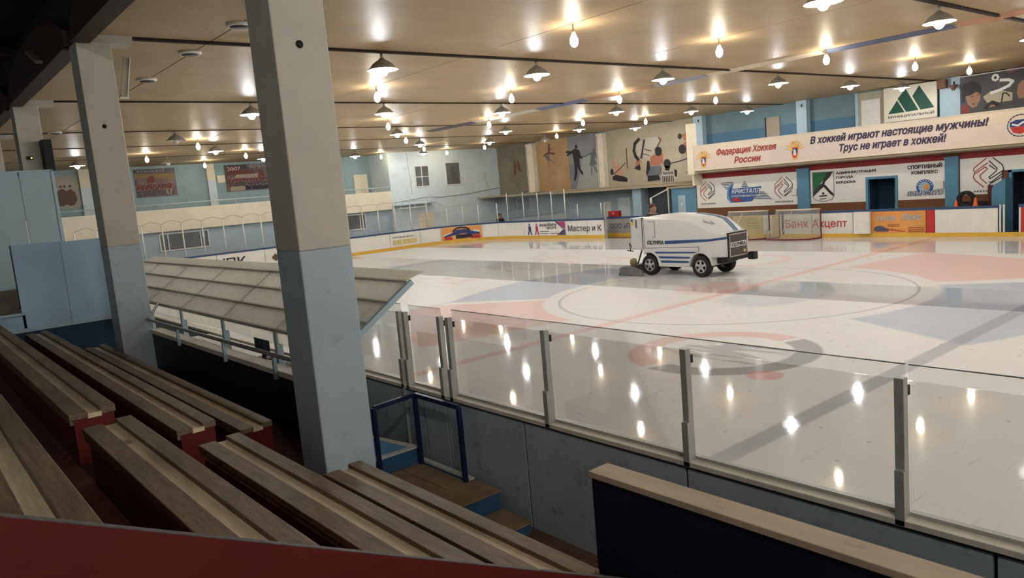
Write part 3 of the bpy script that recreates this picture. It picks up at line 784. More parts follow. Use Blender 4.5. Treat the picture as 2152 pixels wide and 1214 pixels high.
def board_shape(name, polys, mat, parent, off=-0.012):
    mb = MB()
    for ip, p in enumerate(polys):
        n = len(p)
        vs = [(*rp(s, off - 0.0006 * (ip % 7)), z) for s, z in p] + [(*rp(s, 0.002), z) for s, z in p]
        mb.add(vs, [tuple(range(n)), tuple(range(n, 2 * n))] + [(i, (i + 1) % n, n + (i + 1) % n, n + i) for i in range(n)])
    return mb.build(name, mat, parent)

M_CAPBLUE = paint('blue_board_cap', (0.035, 0.07, 0.16), 0.5, 0.1, 3)
M_RED2 = paint('bright_red_print', (0.50, 0.035, 0.035), 0.5, 0.05, 3)
M_BLK = flat('black_print', (0.025, 0.022, 0.03))
M_ORANGE = paint('orange_print', (0.78, 0.33, 0.09), 0.5, 0.12, 1.5)
M_YEL = paint('yellow_print', (0.70, 0.52, 0.10), 0.5, 0.1, 3)
M_NAVYP = flat('navy_print', (0.03, 0.05, 0.16))
M_WHP = flat('white_print', (0.85, 0.82, 0.77))
M_PINK = flat('magenta_print', (0.42, 0.05, 0.17))
M_VIOL = flat('violet_print', (0.12, 0.11, 0.25))
M_PALEY = paint('pale_yellow_board', (0.66, 0.52, 0.20), 0.5, 0.08, 2)

fb = thing('rink_boards', (17, 40.5, 0.0), 'white far corner boards with blue cap and yellow kick strip, carrying advertisements', 'rink boards')
segs = [19.72, 21.0, 22.75, 26.4, 28.7, 29.8, 32.55, 34.0, 36.2, 38.9, 41.5, 44.1, 46.7, 49.3, 51.4]
for a, b in zip(segs, segs[1:]):
    ribbon(MB(), a + 0.012, b - 0.012, 0.19, 1.02, 0.0, 0.05).build('board_panel', M_BOARD, fb)
def long_ribbon(name, mat, parent, a, b, z0, z1, o0, o1):
    cuts = [a] + [c for c in (L1_, L2_) if a < c < b] + [b]
    mb = MB()
    for p, q in zip(cuts, cuts[1:]): ribbon(mb, p, q, z0, z1, o0, o1)
    return mb.build(name, mat, parent)
long_ribbon('kick_strip', M_KICK, fb, 19.7, 51.4, 0.0, 0.19, -0.015, 0.05)
long_ribbon('cap', M_CAPBLUE, fb, 19.7, 51.4, 1.02, 1.11, -0.015, 0.09)
long_ribbon('backing', M_DARKGAP, fb, 19.72, 51.4, 0.02, 1.02, 0.052, 0.08)
board_text('Мастер и К', (22.55, 19.9, 0.34, 0.76), M_BLK, fb, 0, 0.01)
# shop advertisement with two skaters
board_shape('advert_ground', [[(26.35, .2), (22.8, .2), (22.8, 1.0), (26.35, 1.0)]], M_WHP, fb, -0.006)
board_text('academ', (25.0, 23.5, 0.74, 0.96), M_BLK, fb, 0.15, 0.02); board_text('sport', (24.4, 23.5, 0.52, 0.74), M_BLK, fb, 0.15, 0.02)
board_shape('small_lines', [[(25.0, .42), (24.2, .42), (24.2, .45), (25.0, .45)], [(24.0, .30), (23.0, .30), (23.0, .33), (24.0, .33)], [(25.0, .30), (24.3, .30), (24.3, .32), (25.0, .32)]], M_BLK, fb)
board_shape('arrow_magenta', [[(23.5, 1.0), (22.78, 1.0), (22.78, .55)]], M_PINK, fb)
board_shape('arrow_violet', [[(22.78, .55), (22.78, .2), (23.35, .2), (22.9, .5)]], M_VIOL, fb)
board_shape('arrow_edge', stroke([(23.55, 1.0), (22.88, .54), (23.45, .2)], 0.06), M_BLK, fb, -0.014)
for s0, m in ((25.9, M_NAVYP), (25.25, M_PINK)):
    board_shape('skater_figure', [disc(s0, .86, .07, 10), [(s0 + .12, .76), (s0 - .1, .78), (s0 - .14, .5), (s0 + .1, .46)], [(s0 + .12, .48), (s0 + .02, .46), (s0 + .1, .22), (s0 + .2, .22)], [(s0 - .0, .48), (s0 - .12, .48), (s0 - .2, .22), (s0 - .1, .22)]], m, fb)
# orange curved advertisement in the corner
long_ribbon('orange_advert', M_ORANGE, fb, 29.86, 32.5, 0.16, 1.0, -0.010, 0.0)
sm = 31.2
board_shape('blue_swoosh', [[(32.35, .46), (31.8, .62), (31.5, .80), (31.2, .84), (30.8, .80), (30.5, .66), (30.0, .56), (30.0, .44), (30.6, .46), (31.0, .50), (31.8, .46), (32.3, .36)]], M_NAVYP, fb, -0.016)
board_shape('red_base', [[(32.35, .38), (31.85, .40), (31.8, .19), (32.35, .19)], [(30.6, .40), (29.98, .42), (29.98, .19), (30.6, .19)]], M_RED2, fb, -0.016)
board_shape('white_swoosh', [[(32.35, .52), (31.85, .66), (31.9, .58), (32.35, .44)], [(30.45, .74), (30.0, .68), (30.0, .58), (30.4, .62)]], M_WHP, fb, -0.015)
board_shape('arch', stroke([(31.72, .74), (31.5, .90), (31.2, .95), (30.9, .91), (30.66, .78)], 0.11), M_BLK, fb, -0.020)
board_shape('emblem_ground', [[(31.55, .52), (30.75, .54), (30.75, .74), (31.2, .84), (31.55, .72)]], M_ORANGE, fb, -0.020)
board_shape('name_plate', [[(31.62, .24), (30.5, .28), (30.5, .48), (31.62, .46)]], M_BLK, fb, -0.022)
board_shape('round_badge', [disc(31.62, .36, .13, 16)], M_PALEY, fb, -0.026)
board_shape('plate_letters', [[(31.38 - i * .1, .32), (31.32 - i * .1, .32), (31.32 - i * .1, .41), (31.38 - i * .1, .41)] for i in range(8)], M_WHP, fb, -0.026)
# shopping-centre board
board_text('ТОРГОВЫЙ ЦЕНТР', (36.05, 34.5, 0.70, 0.82), M_BLK, fb, 0, 0.015)
board_shape('yellow_words', [[(36.0 - i * .17, .30), (35.86 - i * .17, .30), (35.86 - i * .17, .60), (36.0 - i * .17, .60)] for i in range(4)] + [[(35.26 - i * .17, .30), (35.12 - i * .17, .30), (35.12 - i * .17, .60), (35.26 - i * .17, .60)] for i in range(6)], M_PALEY, fb)
# end boards: partly hidden word, brown diamond, faint green mark
board_text('УПК', (46.75, 45.15, 0.34, 0.80), M_BLK, fb, 0, 0.02)
board_shape('brown_diamond', [[(43.75, .52), (43.52, .74), (43.28, .52), (43.52, .30)]], flat('brown_print', (0.13, 0.07, 0.05)), fb)
board_shape('green_mark', stroke([(42.75, .84), (42.6, .66), (42.55, .5)], 0.06), flat('green_print', (0.10, 0.16, 0.08)), fb)

# straight far boards to the right of the machine gate
fr = thing('rink_boards', (30.4, 15, 0.0), 'white far side boards with bank and taxi advertisements', 'rink boards')
for a, b in ((0.66, 2.76), (2.76, 3.07), (3.07, 5.18), (5.18, 5.88), (5.88, 7.66), (7.66, 10.0), (10.0, 11.9)):
    ribbon(MB(), a + 0.012, b - 0.012, 0.15, 1.02, 0.0, 0.05).build('board_panel', M_RED2 if a == 2.76 else (M_ORANGE if a == 3.07 else (M_PALEY if a == 10.0 else M_BOARD)), fr)
long_ribbon('kick_strip', M_KICK, fr, 0.05, 11.9, 0.0, 0.155, -0.015, 0.05)
long_ribbon('cap', M_CAPBLUE, fr, 0.64, 11.9, 1.02, 1.11, -0.015, 0.10)
long_ribbon('backing', M_DARKGAP, fr, 0.66, 11.9, 0.02, 1.02, 0.052, 0.08)
board_text('Банк', (8.87, 7.80, 0.42, 0.78), M_RED2, fr, 0, 0.008); board_text('Акцепт', (7.64, 6.12, 0.36, 0.76), M_RED2, fr, 0, 0.008)
M_PBLUE = flat('pale_blue_print', (0.36, 0.50, 0.62))
board_text('ТАКСИ', (4.92, 4.18, 0.66, 0.82), M_PBLUE, fr, 0.3, 0.03); board_text('Люкс', (4.02, 3.22, 0.66, 0.90), M_PBLUE, fr, 0.4, 0.02)
board_text('2-50-50', (3.90, 3.14, 0.43, 0.55), flat('gold_print', (0.75, 0.55, 0.15)), fr)
board_shape('car_picture', [[(5.05, .26), (4.9, .22), (4.5, .22), (4.42, .30), (4.62, .38), (4.72, .45), (4.9, .45), (5.02, .38)]], flat('dark_car_print', (0.09, 0.08, 0.12)), fr)
board_shape('small_lines', [[(3.72, z), (3.14, z), (3.14, z + .03), (3.72, z + .03)] for z in (.19, .26, .34)] + [[(4.5, z), (4.05, z), (4.05, z + .02), (4.5, z + .02)] for z in (.42, .48)], flat('brown_lines', (0.30, 0.10, 0.04)), fr)
board_shape('red_trail', [[(4.4, .28), (3.85, .20), (3.85, .23), (4.4, .32)]], M_RED2, fr)
board_text('ТУБОН', (10.95, 10.25, 0.78, 0.92), flat('dim_print', (0.25, 0.2, 0.08)), fr)
board_shape('small_lines', [[(10.8, z), (10.2, z), (10.2, z + .025), (10.8, z + .025)] for z in (.66, .54, .42)], flat('dim_print', (0.25, 0.2, 0.08)), fr)
board_shape('yellow_edge', [[(9.5, .16), (9.2, .16), (9.2, 1.0), (9.5, 1.0)]], M_YEL, fr)
board_shape('dark_joint_strip', [[(9.06, .1), (8.96, .1), (8.96, 1.02), (9.06, 1.02)]], M_BLK, fr)
wb = MB().box(30.20, 30.365, 14.13, 14.77, 0.155, 1.03).build('board_hatch', M_BOARD, None, None, 0.02); tag(wb, 'white hatch panel standing against the far boards left of the orange advert', 'hatch')
bx('lid_edge', M_WHITE, wb, 30.19, 30.37, 14.12, 14.78, 1.0, 1.035)
fp = thing('gate_posts', (30.5, 9.6, 0), 'pair of white gate posts at the end of the far boards', 'gate posts')
for y in (9.595, 9.48): bx('post', M_WHITE, fp, 30.40, 30.44, y - 0.025, y + 0.025, 0.16, 1.13)
rb = thing('rink_boards', (30.4, 6, 0.0), 'red advertisement board beyond the dark gateway at the right edge', 'rink boards')
bx('board_panel', M_RED2, rb, 30.4, 30.45, 4.0, 8.96, 0.155, 1.02); bx('end_edge', M_WHITE, rb, 30.395, 30.46, 8.96, 9.02, 0.155, 1.02); bx('cap', M_CAPBLUE, rb, 30.38, 30.5, 4.0, 9.03, 1.02, 1.13)
bx('kick_strip', M_KICK, rb, 30.385, 30.45, 3.0, 9.04, 0.0, 0.155)
for k, z in enumerate((.56, .66, .74)): bx('lettering_line', M_WHP, rb, 30.394, 30.4, 8.2, 8.85, z, z + .022)
# machine gate leaf swung outwards
ga = thing('gate_leaf', (31.5, 28.6, 0), 'grey open gate leaf with yellow foot and cut-off company name', 'gate')
M_GRYB = paint('grey_gate', (0.36, 0.33, 0.31), 0.5, 0.06, 2)
bx('panel', M_GRYB, ga, 31.5, 31.56, 25.5, 29.43, 0.18, 1.0); bx('kick_strip', M_KICK, ga, 31.48, 31.55, 25.5, 29.43, -0.05, 0.18); bx('cap', M_CAPBLUE, ga, 31.46, 31.6, 25.5, 29.45, 1.0, 1.09)
lettering('ООО «Пром»', 'X', 31.495, (29.3, 26.8, 0.38, 0.72), M_NAVYP, ga, 0, 0.01)
bx('gate_post', M_ALUP, ga, 30.45, 30.55, 28.6, 28.7, -0.05, 1.95)

# posts of the end netting, with wire arcs
M_WPOST = paint('white_net_post', (0.72, 0.70, 0.62), 0.5, 0.06, 6)
M_WIRE = paint('thin_wire', (0.30, 0.26, 0.2), 0.6, 0.1, 6)
npst = thing('net_frame', (20, 40.55, 1.11), 'row of white posts with drooping wire along the end boards', 'net frame')
pxs = [7.0, 7.95, 8.95, 9.95, 10.9, 11.87, 12.87, 13.95, 15.0, 16.0, 17.05, 18.1, 19.1, 20.15, 21.2, 22.2, 23.27, 24.42, 25.57, 26.8]
P0 = [(x, 40.55) for x in pxs]
for s in (32.0, 31.0, 30.0, 28.7): P0.append(rp(s, 0.08))
hts = []
for i, (x, y) in enumerate(P0):
    zt_ = 2.86 if i < 20 else 2.3; hts.append(zt_)
    MB().tube([(x, y, 1.10), (x, y, zt_)], 0.036, 8).build('post', M_WPOST, npst)
for i in range(len(P0) - 1):
    if abs(P0[i][0] - P0[i + 1][0]) < 0.01: continue
    (xa, ya), (xb, yb) = P0[i], P0[i + 1]; n = 6
    MB().tube([(xa + (xb - xa) * k / n, ya + (yb - ya) * k / n, hts[i] + (hts[i + 1] - hts[i]) * k / n + (0.16 if i < 12 else 0.05) * math.sin(math.pi * k / n)) for k in range(n + 1)], 0.010, 5).build('wire', M_WIRE, npst)
cp = thing('corner_posts', (30.6, 33, 1.11), 'tall white posts along the far corner boards below the murals', 'net frame')
for y, h in ((37.0, 2.85), (35.5, 2.86), (34.18, 2.76), (32.95, 2.76), (31.82, 2.85), (30.82, 1.95), (28.98, 1.95)):
    MB().tube([(30.55 if y < 36.3 else 30.5, y, 1.10), (30.55 if y < 36.3 else 30.5, y, h)], 0.03, 8).build('post', M_WPOST, cp)

for a_, b_ in ((37.0, 35.5), (35.5, 34.18), (34.18, 32.95), (32.95, 31.82)):
    bx('glass_pane', M_PANE, cp, 30.545, 30.555, b_ + .03, a_ - .03, 1.11, 2.7)
# ------------------------------------------------------------------ end balcony, posters
eb = thing('end_balcony', (16, 44.2, 2.4), 'cream-fronted balcony with pale pipe rail along the end wall', 'balcony')
bx('parapet', M_CREAM, eb, 3.3, 26.4, 44.0, 44.12, 2.44, 3.65)
bx('deck', M_WHITE, eb, 3.3, 26.4, 44.12, 46.5, 2.44, 2.62)
M_RAILW = paint('pale_pipe', (0.62, 0.68, 0.66), 0.5, 0.05, 4)
MB().tube([(3.3, 44.05, 3.92), (26.4, 44.05, 3.92)], 0.03, 8).build('rail', M_RAILW, eb)
for x in (7.0, 12.0, 16.0, 20.3, 24.5): MB().tube([(x, 44.05, 3.92), (x + 0.12, 44.05, 3.65)], 0.02, 6).build('rail_strut', M_RAILW, eb)
wl = struct(MB().box(3.3, 26.4, 44.3, 44.45, -0.06, 2.44).build('wall_under_balcony', M_LOWWALL), 'grey-blue wall under the end balcony')
def window(parent, plane, d, rect, bars, name='window'):
    a, b, z0, z1 = rect; lo, hi = min(a, b), max(a, b)
    f = MB()
    def bxp(u0, u1, w0, w1, dd0, dd1, mb): 
        mb.box(dd0, dd1, u0, u1, w0, w1) if plane == 'X' else mb.box(u0, u1, dd0, dd1, w0, w1)
    for u0, u1, w0, w1 in ((lo - .07, lo, z0 - .07, z1 + .07), (hi, hi + .07, z0 - .07, z1 + .07), (lo, hi, z0 - .07, z0), (lo, hi, z1, z1 + .07)): bxp(u0, u1, w0, w1, d - .05, d, f)
    for u in bars: bxp(u - .03, u + .03, z0, z1, d - .045, d, f)
    o = f.build('window_frame', M_WHITE, parent)
    edges = [lo] + sorted(bars) + [hi]
    for u0, u1 in zip(edges, edges[1:]):
        m = MB(); bxp(u0 + .01, u1 - .01, z0, z1, d - .02, d - .012, m); m.build('pane', M_WPANE, parent)
M_WPANE = paint('dim_window_pane', (0.14, 0.15, 0.155), 0.12, 0.25, 1.5, spec=0.7)
w1 = thing('window_1', (13, 44.3, 1.3), 'three-part white window under the end balcony', 'window'); struct(w1); del w1['category']
window(w1, 'Y', 44.3, (11.75, 14.3, 1.42, 2.27), (12.15, 13.9))
w2 = thing('window_2', (23.8, 44.3, 1.3), 'white window under the balcony beside the pale building', 'window'); struct(w2); del w2['category']
window(w2, 'Y', 44.3, (22.3, 24.4, 1.40, 2.28), (24.05,))
sgn = MB().box(13.95, 14.13, 44.22, 44.25, 1.95, 2.3).build('notice', flat('sky_print', (0.30, 0.45, 0.62))); tag(sgn, 'small blue notice hanging in the window under the balcony', 'notice')
pil = thing('wall_pilaster', (15.6, 46.4, 3.65), 'cream and blue pilaster between the two team posters', 'pilaster', 'pilasters on the end wall')
bx('upper', M_CREAM, pil, 15.4, 15.86, 46.3, 46.5, 5.14, 6.12); bx('lower', M_PALE, pil, 15.4, 15.86, 46.3, 46.5, 2.62, 5.14)
pil2 = thing('wall_pilaster', (8.95, 46.4, 3.65), 'cream and blue pilaster left of the second column', 'pilaster', 'pilasters on the end wall')
bx('upper', M_CREAM, pil2, 8.66, 9.24, 46.3, 46.5, 5.16, 6.15); bx('lower', M_PALE, pil2, 8.66, 9.24, 46.3, 46.5, 2.62, 5.16)
ebx = MB().box(16.0, 16.46, 46.38, 46.5, 4.98, 5.42).build('wall_box', M_CREAM, None, None, 0.01); tag(ebx, 'small cream junction box left of the 2007 poster', 'junction box')
dd = thing('door_1', (25.6, 46.45, 2.62), 'cream door on the end balcony', 'door'); struct(dd); del dd['category']
bx('leaf', M_CREAM, dd, 25.1, 26.12, 46.44, 46.5, 2.62, 4.94); bx('handle', M_BLACK, dd, 26.0, 26.05, 46.40, 46.44, 3.6, 3.68)
M_PHOTO = paint('team_photo', (0.15, 0.085, 0.075), 0.4, 0.5, 3.5, dirt=((0.26, 0.12, 0.10), 0.8))
M_PHOTO2 = paint('photo_crowd_dark', (0.07, 0.05, 0.05), 0.4, 0.5, 5)
M_SKIN = flat('print_skin', (0.34, 0.23, 0.19))
M_PRED = flat('print_red', (0.17, 0.045, 0.04)); M_PBEI = flat('print_beige', (0.40, 0.33, 0.24))
def crowd(parent, x0, x1, z0, z1, n, seed, d):
    r = random.Random(seed); heads = []; bodies = []
    for i in range(n):
        u = x0 + (x1 - x0) * (i + 0.5) / n + r.uniform(-.03, .03)
        w = z0 + (z1 - z0) * (0.75 + 0.2 * r.random())
        heads.append(disc(u, w, 0.045, 8)); bodies.append([(u - .1, z0), (u + .1, z0), (u + .08, w - .05), (u - .08, w - .05)])
    decal('player_row', 'Y', d, bodies, [M_PRED, M_PHOTO2, M_BLK][seed % 3], parent); decal('faces', 'Y', d - 0.006, heads, M_SKIN, parent)
p1 = thing('team_poster', (12.5, 46.5, 4.4), 'dark red team photo poster left on the end wall', 'poster', 'team posters on the end wall')
bx('print', M_PHOTO, p1, 11.45, 13.63, 46.47, 46.5, 4.43, 6.0)
decal('top_band', 'Y', 46.468, [[(11.45, 5.78), (13.63, 5.74), (13.63, 6.0), (11.45, 6.0)]], M_PHOTO2, p1)
decal('gold_band', 'Y', 46.467, [[(11.45, 5.50), (13.63, 5.42), (13.63, 5.70), (11.45, 5.76)]], flat('print_gold', (0.28, 0.18, 0.07)), p1)
lettering('ХОККЕЙ', 'Y', 46.462, (11.5, 13.1, 5.80, 5.98), flat('print_grey', (0.32, 0.32, 0.33)), p1, 0.3, 0.02)
decal('red_flag', 'Y', 46.46, [[(12.05, 5.2), (12.2, 5.6), (12.45, 5.62), (12.5, 5.25)]], M_PRED, p1)
crowd(p1, 11.5, 13.4, 4.85, 5.25, 9, 3, 46.464); crowd(p1, 11.5, 13.55, 4.5, 4.95, 8, 4, 46.458)
decal('skates', 'Y', 46.452, [[(13.0, 4.85), (13.08, 4.85), (13.16, 4.5), (13.08, 4.5)], [(13.36, 4.85), (13.28, 4.85), (13.2, 4.5), (13.28, 4.5)]], M_PBEI, p1)
p2 = thing('team_poster', (17.8, 46.5, 4.4), 'team photo poster with the year 2007', 'poster', 'team posters on the end wall')
bx('print', M_PHOTO, p2, 16.52, 19.4, 46.47, 46.5, 4.42, 6.0)
decal('dark_corner', 'Y', 46.468, [[(16.52, 5.7), (17.85, 5.66), (17.85, 6.0), (16.52, 6.0)]], M_PHOTO2, p2)
decal('beige_band', 'Y', 46.467, [[(17.0, 5.2), (18.6, 5.16), (18.6, 5.42), (17.2, 5.42)], [(16.7, 4.45), (18.0, 4.45), (17.7, 4.75), (16.75, 4.72)]], M_PBEI, p2)
decal('red_band', 'Y', 46.466, [[(16.6, 5.42), (18.3, 5.40), (18.3, 5.62), (16.6, 5.66)], [(18.45, 5.1), (18.65, 5.6), (18.85, 5.6), (18.95, 5.1)]], M_PRED, p2)
lettering('2007', 'Y', 46.462, (16.66, 17.48, 5.66, 5.88), flat('print_pink', (0.66, 0.42, 0.36)), p2, 0, 0.02)
lettering('КРИС', 'Y', 46.462, (18.0, 19.3, 5.76, 5.98), flat('print_grey', (0.32, 0.32, 0.33)), p2, 0.3, 0.02)
crowd(p2, 16.6, 19.3, 4.95, 5.25, 12, 6, 46.464); crowd(p2, 16.7, 19.3, 4.7, 5.05, 12, 1, 46.458); crowd(p2, 17.6, 19.3, 4.46, 4.8, 8, 2, 46.452)
p3 = thing('faded_poster', (8.05, 46.5, 4.1), 'faded beige poster with a brown group, left of the second column', 'poster')
bx('print', paint('faded_print', (0.42, 0.38, 0.30), 0.5, 0.08, 2), p3, 7.4, 8.62, 46.47, 46.5, 4.1, 5.85)
decal('brown_group', 'Y', 46.466, [[(7.5, 4.3), (7.75, 4.25), (7.9, 4.35), (8.1, 4.25), (8.3, 4.3), (8.45, 4.6), (8.4, 4.95), (8.2, 5.15), (8.0, 5.05), (7.8, 5.2), (7.55, 5.05)]] + [disc(x, 5.3, .07, 10) for x in (7.75, 7.93, 8.2)], flat('print_brown', (0.14, 0.075, 0.055)), p3)

for o_ in (p1, p2, p3): o_.location.y -= 0.03
# ------------------------------------------------------------------ pale building in the far corner
pb = struct(MB().box(26.4, 35.7, 44.0, 46.5, -0.06, CEIL + 0.05).build('wall_corner_building', M_PALE), 'pale blue corner building with two dark windows')
w3 = thing('window_3', (29, 44, 3.8), 'pair of narrow dark windows on the pale corner building'  , 'window'); struct(w3); del w3['category']
window(w3, 'Y', 44.0, (28.45, 29.5, 3.82, 5.14), (28.95,))
bx('transom', M_WHITE, w3, 28.45, 29.5, 43.955, 44.0, 4.42, 4.47)
w4 = thing('window_4', (31.6, 44, 3.8), 'single dark square window on the pale corner building', 'window'); struct(w4); del w4['category']
window(w4, 'Y', 44.0, (31.0, 32.17, 3.78, 5.26), ())
d2 = thing('door_2', (28.9, 44, 0), 'cream double door in the pale corner building', 'door'); struct(d2); del d2['category']
bx('leaf', M_CREAM, d2, 28.35, 28.93, 43.96, 44.0, -0.06, 2.02); bx('leaf', M_CREAM, d2, 28.95, 29.55, 43.96, 44.0, -0.06, 2.0)
bx('handle', M_BLACK, d2, 29.0, 29.04, 43.92, 43.96, 0.95, 1.05)
sh = thing('door_canopy', (28, 43.6, 2.4), 'flat grey canopy over the cream double door', 'canopy')
bx('top_slab', M_LOWWALL, sh, 26.4, 29.5, 43.3, 44.0, 2.62, 2.68); bx('lower_rail', M_WPOST, sh, 26.4, 28.6, 43.3, 43.34, 2.42, 2.47)
for x in (26.6, 27.7, 28.5): bx('hanger', M_WPOST, sh, x, x + 0.03, 43.3, 43.33, 2.45, 2.64)
for pts in ([(27.9, 6.1), (27.93, 5.6)], [(27.9, 5.6), (28.0, 4.4), (28.05, 3.3)], [(34.35, 4.5), (34.5, 3.6), (34.7, 3.3)]):
    decal('crack', 'Y', 44.0, stroke(pts, 0.025), M_WIRE, pb, 0.003)
cb2 = MB().tube([(26.5, 43.9, 2.85), (28.0, 43.9, 2.95), (29.2, 43.9, 3.05), (30.2, 43.9, 2.95), (32.5, 43.9, 3.0), (35.6, 43.9, 3.25)], 0.015, 6).build('wall_cable', M_BLACK); tag(cb2, 'thin dark cable running across the pale corner building', 'cable')

# ------------------------------------------------------------------ mural wall and gallery under it
XM = 35.7
def mural_mat(name, c1, c2, sc):
    g = G(name); P, _ = g.pos(); n = g.noise(P, sc, 4, 0.6); n2 = g.noise(P, sc * 5, 4, 0.7)
    c = g.mix(g.step(n, 0.5, 0.22), c1, c2); c = g.mix(g.m('MULTIPLY', g.step(n2, 0.6, 0.12), 0.2), c, tuple(x * 0.6 for x in c1))
    g.put(g.bs.inputs['Base Color'], c); g.bs.inputs['Roughness'].default_value = 0.7; MATS[name] = g.mat
    return g.mat
FIG_DK = flat('mural_black', (0.025, 0.022, 0.025)); FIG_GR = flat('mural_grey', (0.15, 0.16, 0.18)); FIG_OR = flat('mural_salmon', (0.45, 0.17, 0.11)); FIG_LT = flat('mural_light', (0.55, 0.50, 0.42)); FIG_RB = flat('mural_redbrown', (0.19, 0.075, 0.055)); FIG_PK = flat('mural_pink', (0.62, 0.32, 0.22))
def mural(name, label, y0, y1, mat):
    t = thing(name, (XM - .02, (y0 + y1) / 2, 2.72), label, 'mural')
    bx('painted_ground', mat, t, XM - .03, XM, y0, y1, 2.72, CEIL - .03)
    return t
m1 = mural('wall_mural', 'shadowy grey-brown mural with a tiny skating pair beside the pale building', 40.5, 43.9, mural_mat('mural_shadow', (0.20, 0.17, 0.13), (0.30, 0.26, 0.20), 0.5))
decal('skating_pair', 'X', XM - .035, [disc(41.95, 4.95, .09, 10), disc(41.62, 4.95, .09, 10), [(42.08, 4.86), (41.85, 4.86), (41.86, 4.5), (42.0, 4.05), (42.2, 4.05)], [(41.75, 4.86), (41.5, 4.86), (41.35, 4.25), (41.5, 4.2), (41.7, 4.5)]], FIG_RB, m1)
m2 = mural('wall_mural', 'ochre mural with a leaping figure skater', 36.45, 39.55, mural_mat('mural_ochre', (0.44, 0.27, 0.12), (0.56, 0.38, 0.20), 0.6))
decal('leaping_skater', 'X', XM - .035, [disc(38.2, 5.55, .1, 10)] + stroke([(38.25, 5.85), (38.3, 5.5), (38.35, 5.2)], .16) + stroke([(38.85, 5.15), (38.4, 5.3), (37.8, 5.2)], .13), FIG_RB, m2)
decal('trail_lines', 'X', XM - .033, [[(38.75, 5.15), (38.3, 5.1), (38.25, 4.75), (38.6, 4.8)]] + stroke([(38.45, 4.8), (38.38, 4.3)], .05) + stroke([(38.4, 4.9), (37.8, 4.55)], .05), FIG_GR, m2)
m3 = mural('wall_mural', 'grey-violet mural with a dancing couple on ice', 33.72, 36.43, mural_mat('mural_grey_violet', (0.20, 0.20, 0.24), (0.33, 0.34, 0.36), 0.55))
decal('pale_ice', 'X', XM - .033, [[(35.9, 2.75), (33.75, 2.75), (33.75, 4.4), (34.6, 4.9), (35.2, 4.7), (35.4, 4.0)]], mural_mat('mural_ice', (0.36, 0.40, 0.38), (0.44, 0.46, 0.42), 0.6), m3)
decal('male_dancer', 'X', XM - .040, [disc(35.68, 5.46, .13, 12), [(36.1, 5.25), (35.75, 5.35), (35.45, 5.2), (35.45, 4.4), (35.95, 4.4)], [(35.95, 4.45), (35.62, 4.45), (35.75, 3.7), (35.95, 3.25), (36.1, 3.3), (35.98, 3.8)], [(35.8, 4.45), (35.5, 4.45), (35.4, 4.0), (35.2, 3.75), (35.25, 3.55), (35.55, 3.9)]] + stroke([(36.6, 5.2), (36.1, 5.15), (36.55, 4.98)], .14) + stroke([(35.5, 5.2), (35.35, 4.75), (35.2, 4.72)], .15), FIG_DK, m3)
decal('female_dancer', 'X', XM - .040, [disc(34.12, 5.1, .11, 12), [(34.4, 4.95), (34.1, 5.0), (34.1, 4.5), (33.95, 4.2), (34.6, 4.15), (34.45, 4.5)]] + stroke([(34.35, 4.95), (34.8, 4.8), (35.2, 4.75)], .09) + stroke([(34.1, 4.95), (33.85, 4.6)], .09) + stroke([(34.35, 4.2), (34.45, 3.6)], .09) + stroke([(34.25, 4.2), (34.0, 3.7)], .09), FIG_GR, m3)
m4 = mural('wall_mural', 'beige mural of hockey players and a striped referee', 25.9, 32.95, mural_mat('mural_beige', (0.42, 0.36, 0.25), (0.54, 0.47, 0.35), 0.45))
Y_ = lambda u: 32.95 - (u / 1457.0) * 6.9 * 1.02      # picture plan across the mural, left to right
Zm = lambda v: 5.95 - (v / 1214.0) * 3.55
def pic(pts): return [(Y_(u), Zm(v + 0.02 * u)) for u, v in pts]
decal('kneeling_player_body', 'X', XM - .034, [pic([(130, 640), (200, 680), (245, 780), (240, 880), (170, 890), (110, 800)]), [(y, z) for y, z in disc(Y_(90), Zm(620), .15, 12, .2)]], FIG_PK, m4)
decal('kneeling_player_legs', 'X', XM - .036, [pic([(60, 900), (120, 860), (250, 910), (310, 950), (310, 1030), (180, 1010), (60, 970)]), [(y, z) for y, z in disc(Y_(55), Zm(800), .13, 12, .2)]] + stroke(pic([(80, 850), (200, 740), (290, 630)]), .05), FIG_DK, m4)
decal('post_stripe', 'X', XM - .034, [pic([(312, 330), (330, 330), (332, 750), (314, 750)])], FIG_RB, m4)
decal('hanging_player_outline', 'X', XM - .036, stroke(pic([(540, 180), (470, 260), (445, 400), (470, 520), (510, 590)]), .20) + stroke(pic([(620, 210), (600, 330), (560, 560)]), .13), FIG_DK, m4)
decal('hanging_player_light', 'X', XM - .034, [pic([(530, 200), (600, 220), (580, 400), (540, 520), (500, 500), (495, 330)])], FIG_LT, m4)
decal('diving_player_light', 'X', XM - .033, [pic([(660, 170), (840, 180), (860, 260), (780, 470), (690, 600), (580, 560), (600, 400)])], FIG_LT, m4)
decal('diving_player_marks', 'X', XM - .037, stroke(pic([(620, 390), (720, 440)]), .07) + stroke(pic([(600, 480), (690, 530)]), .06) + stroke(pic([(850, 190), (880, 240), (830, 350), (780, 430)]), .09), FIG_RB, m4)
decal('salmon_jersey', 'X', XM - .034, [pic([(700, 560), (830, 480), (900, 520), (900, 690), (830, 740), (700, 730)]), pic([(470, 620), (550, 600), (530, 700), (450, 740)]), pic([(1170, 420), (1230, 330), (1300, 320), (1300, 620), (1260, 620)]), pic([(1200, 180), (1260, 170), (1290, 320), (1220, 300)])], FIG_OR, m4)
for u, v, rr_ in ((835, 480, .26), (1190, 490, .26), (955, 740, .26), (1165, 240, .15)): decal('helmet', 'X', XM - .040, [[(y, z) for y, z in disc(Y_(u), Zm(v), rr_, 14, rr_ * 1.05)]], FIG_DK, m4)
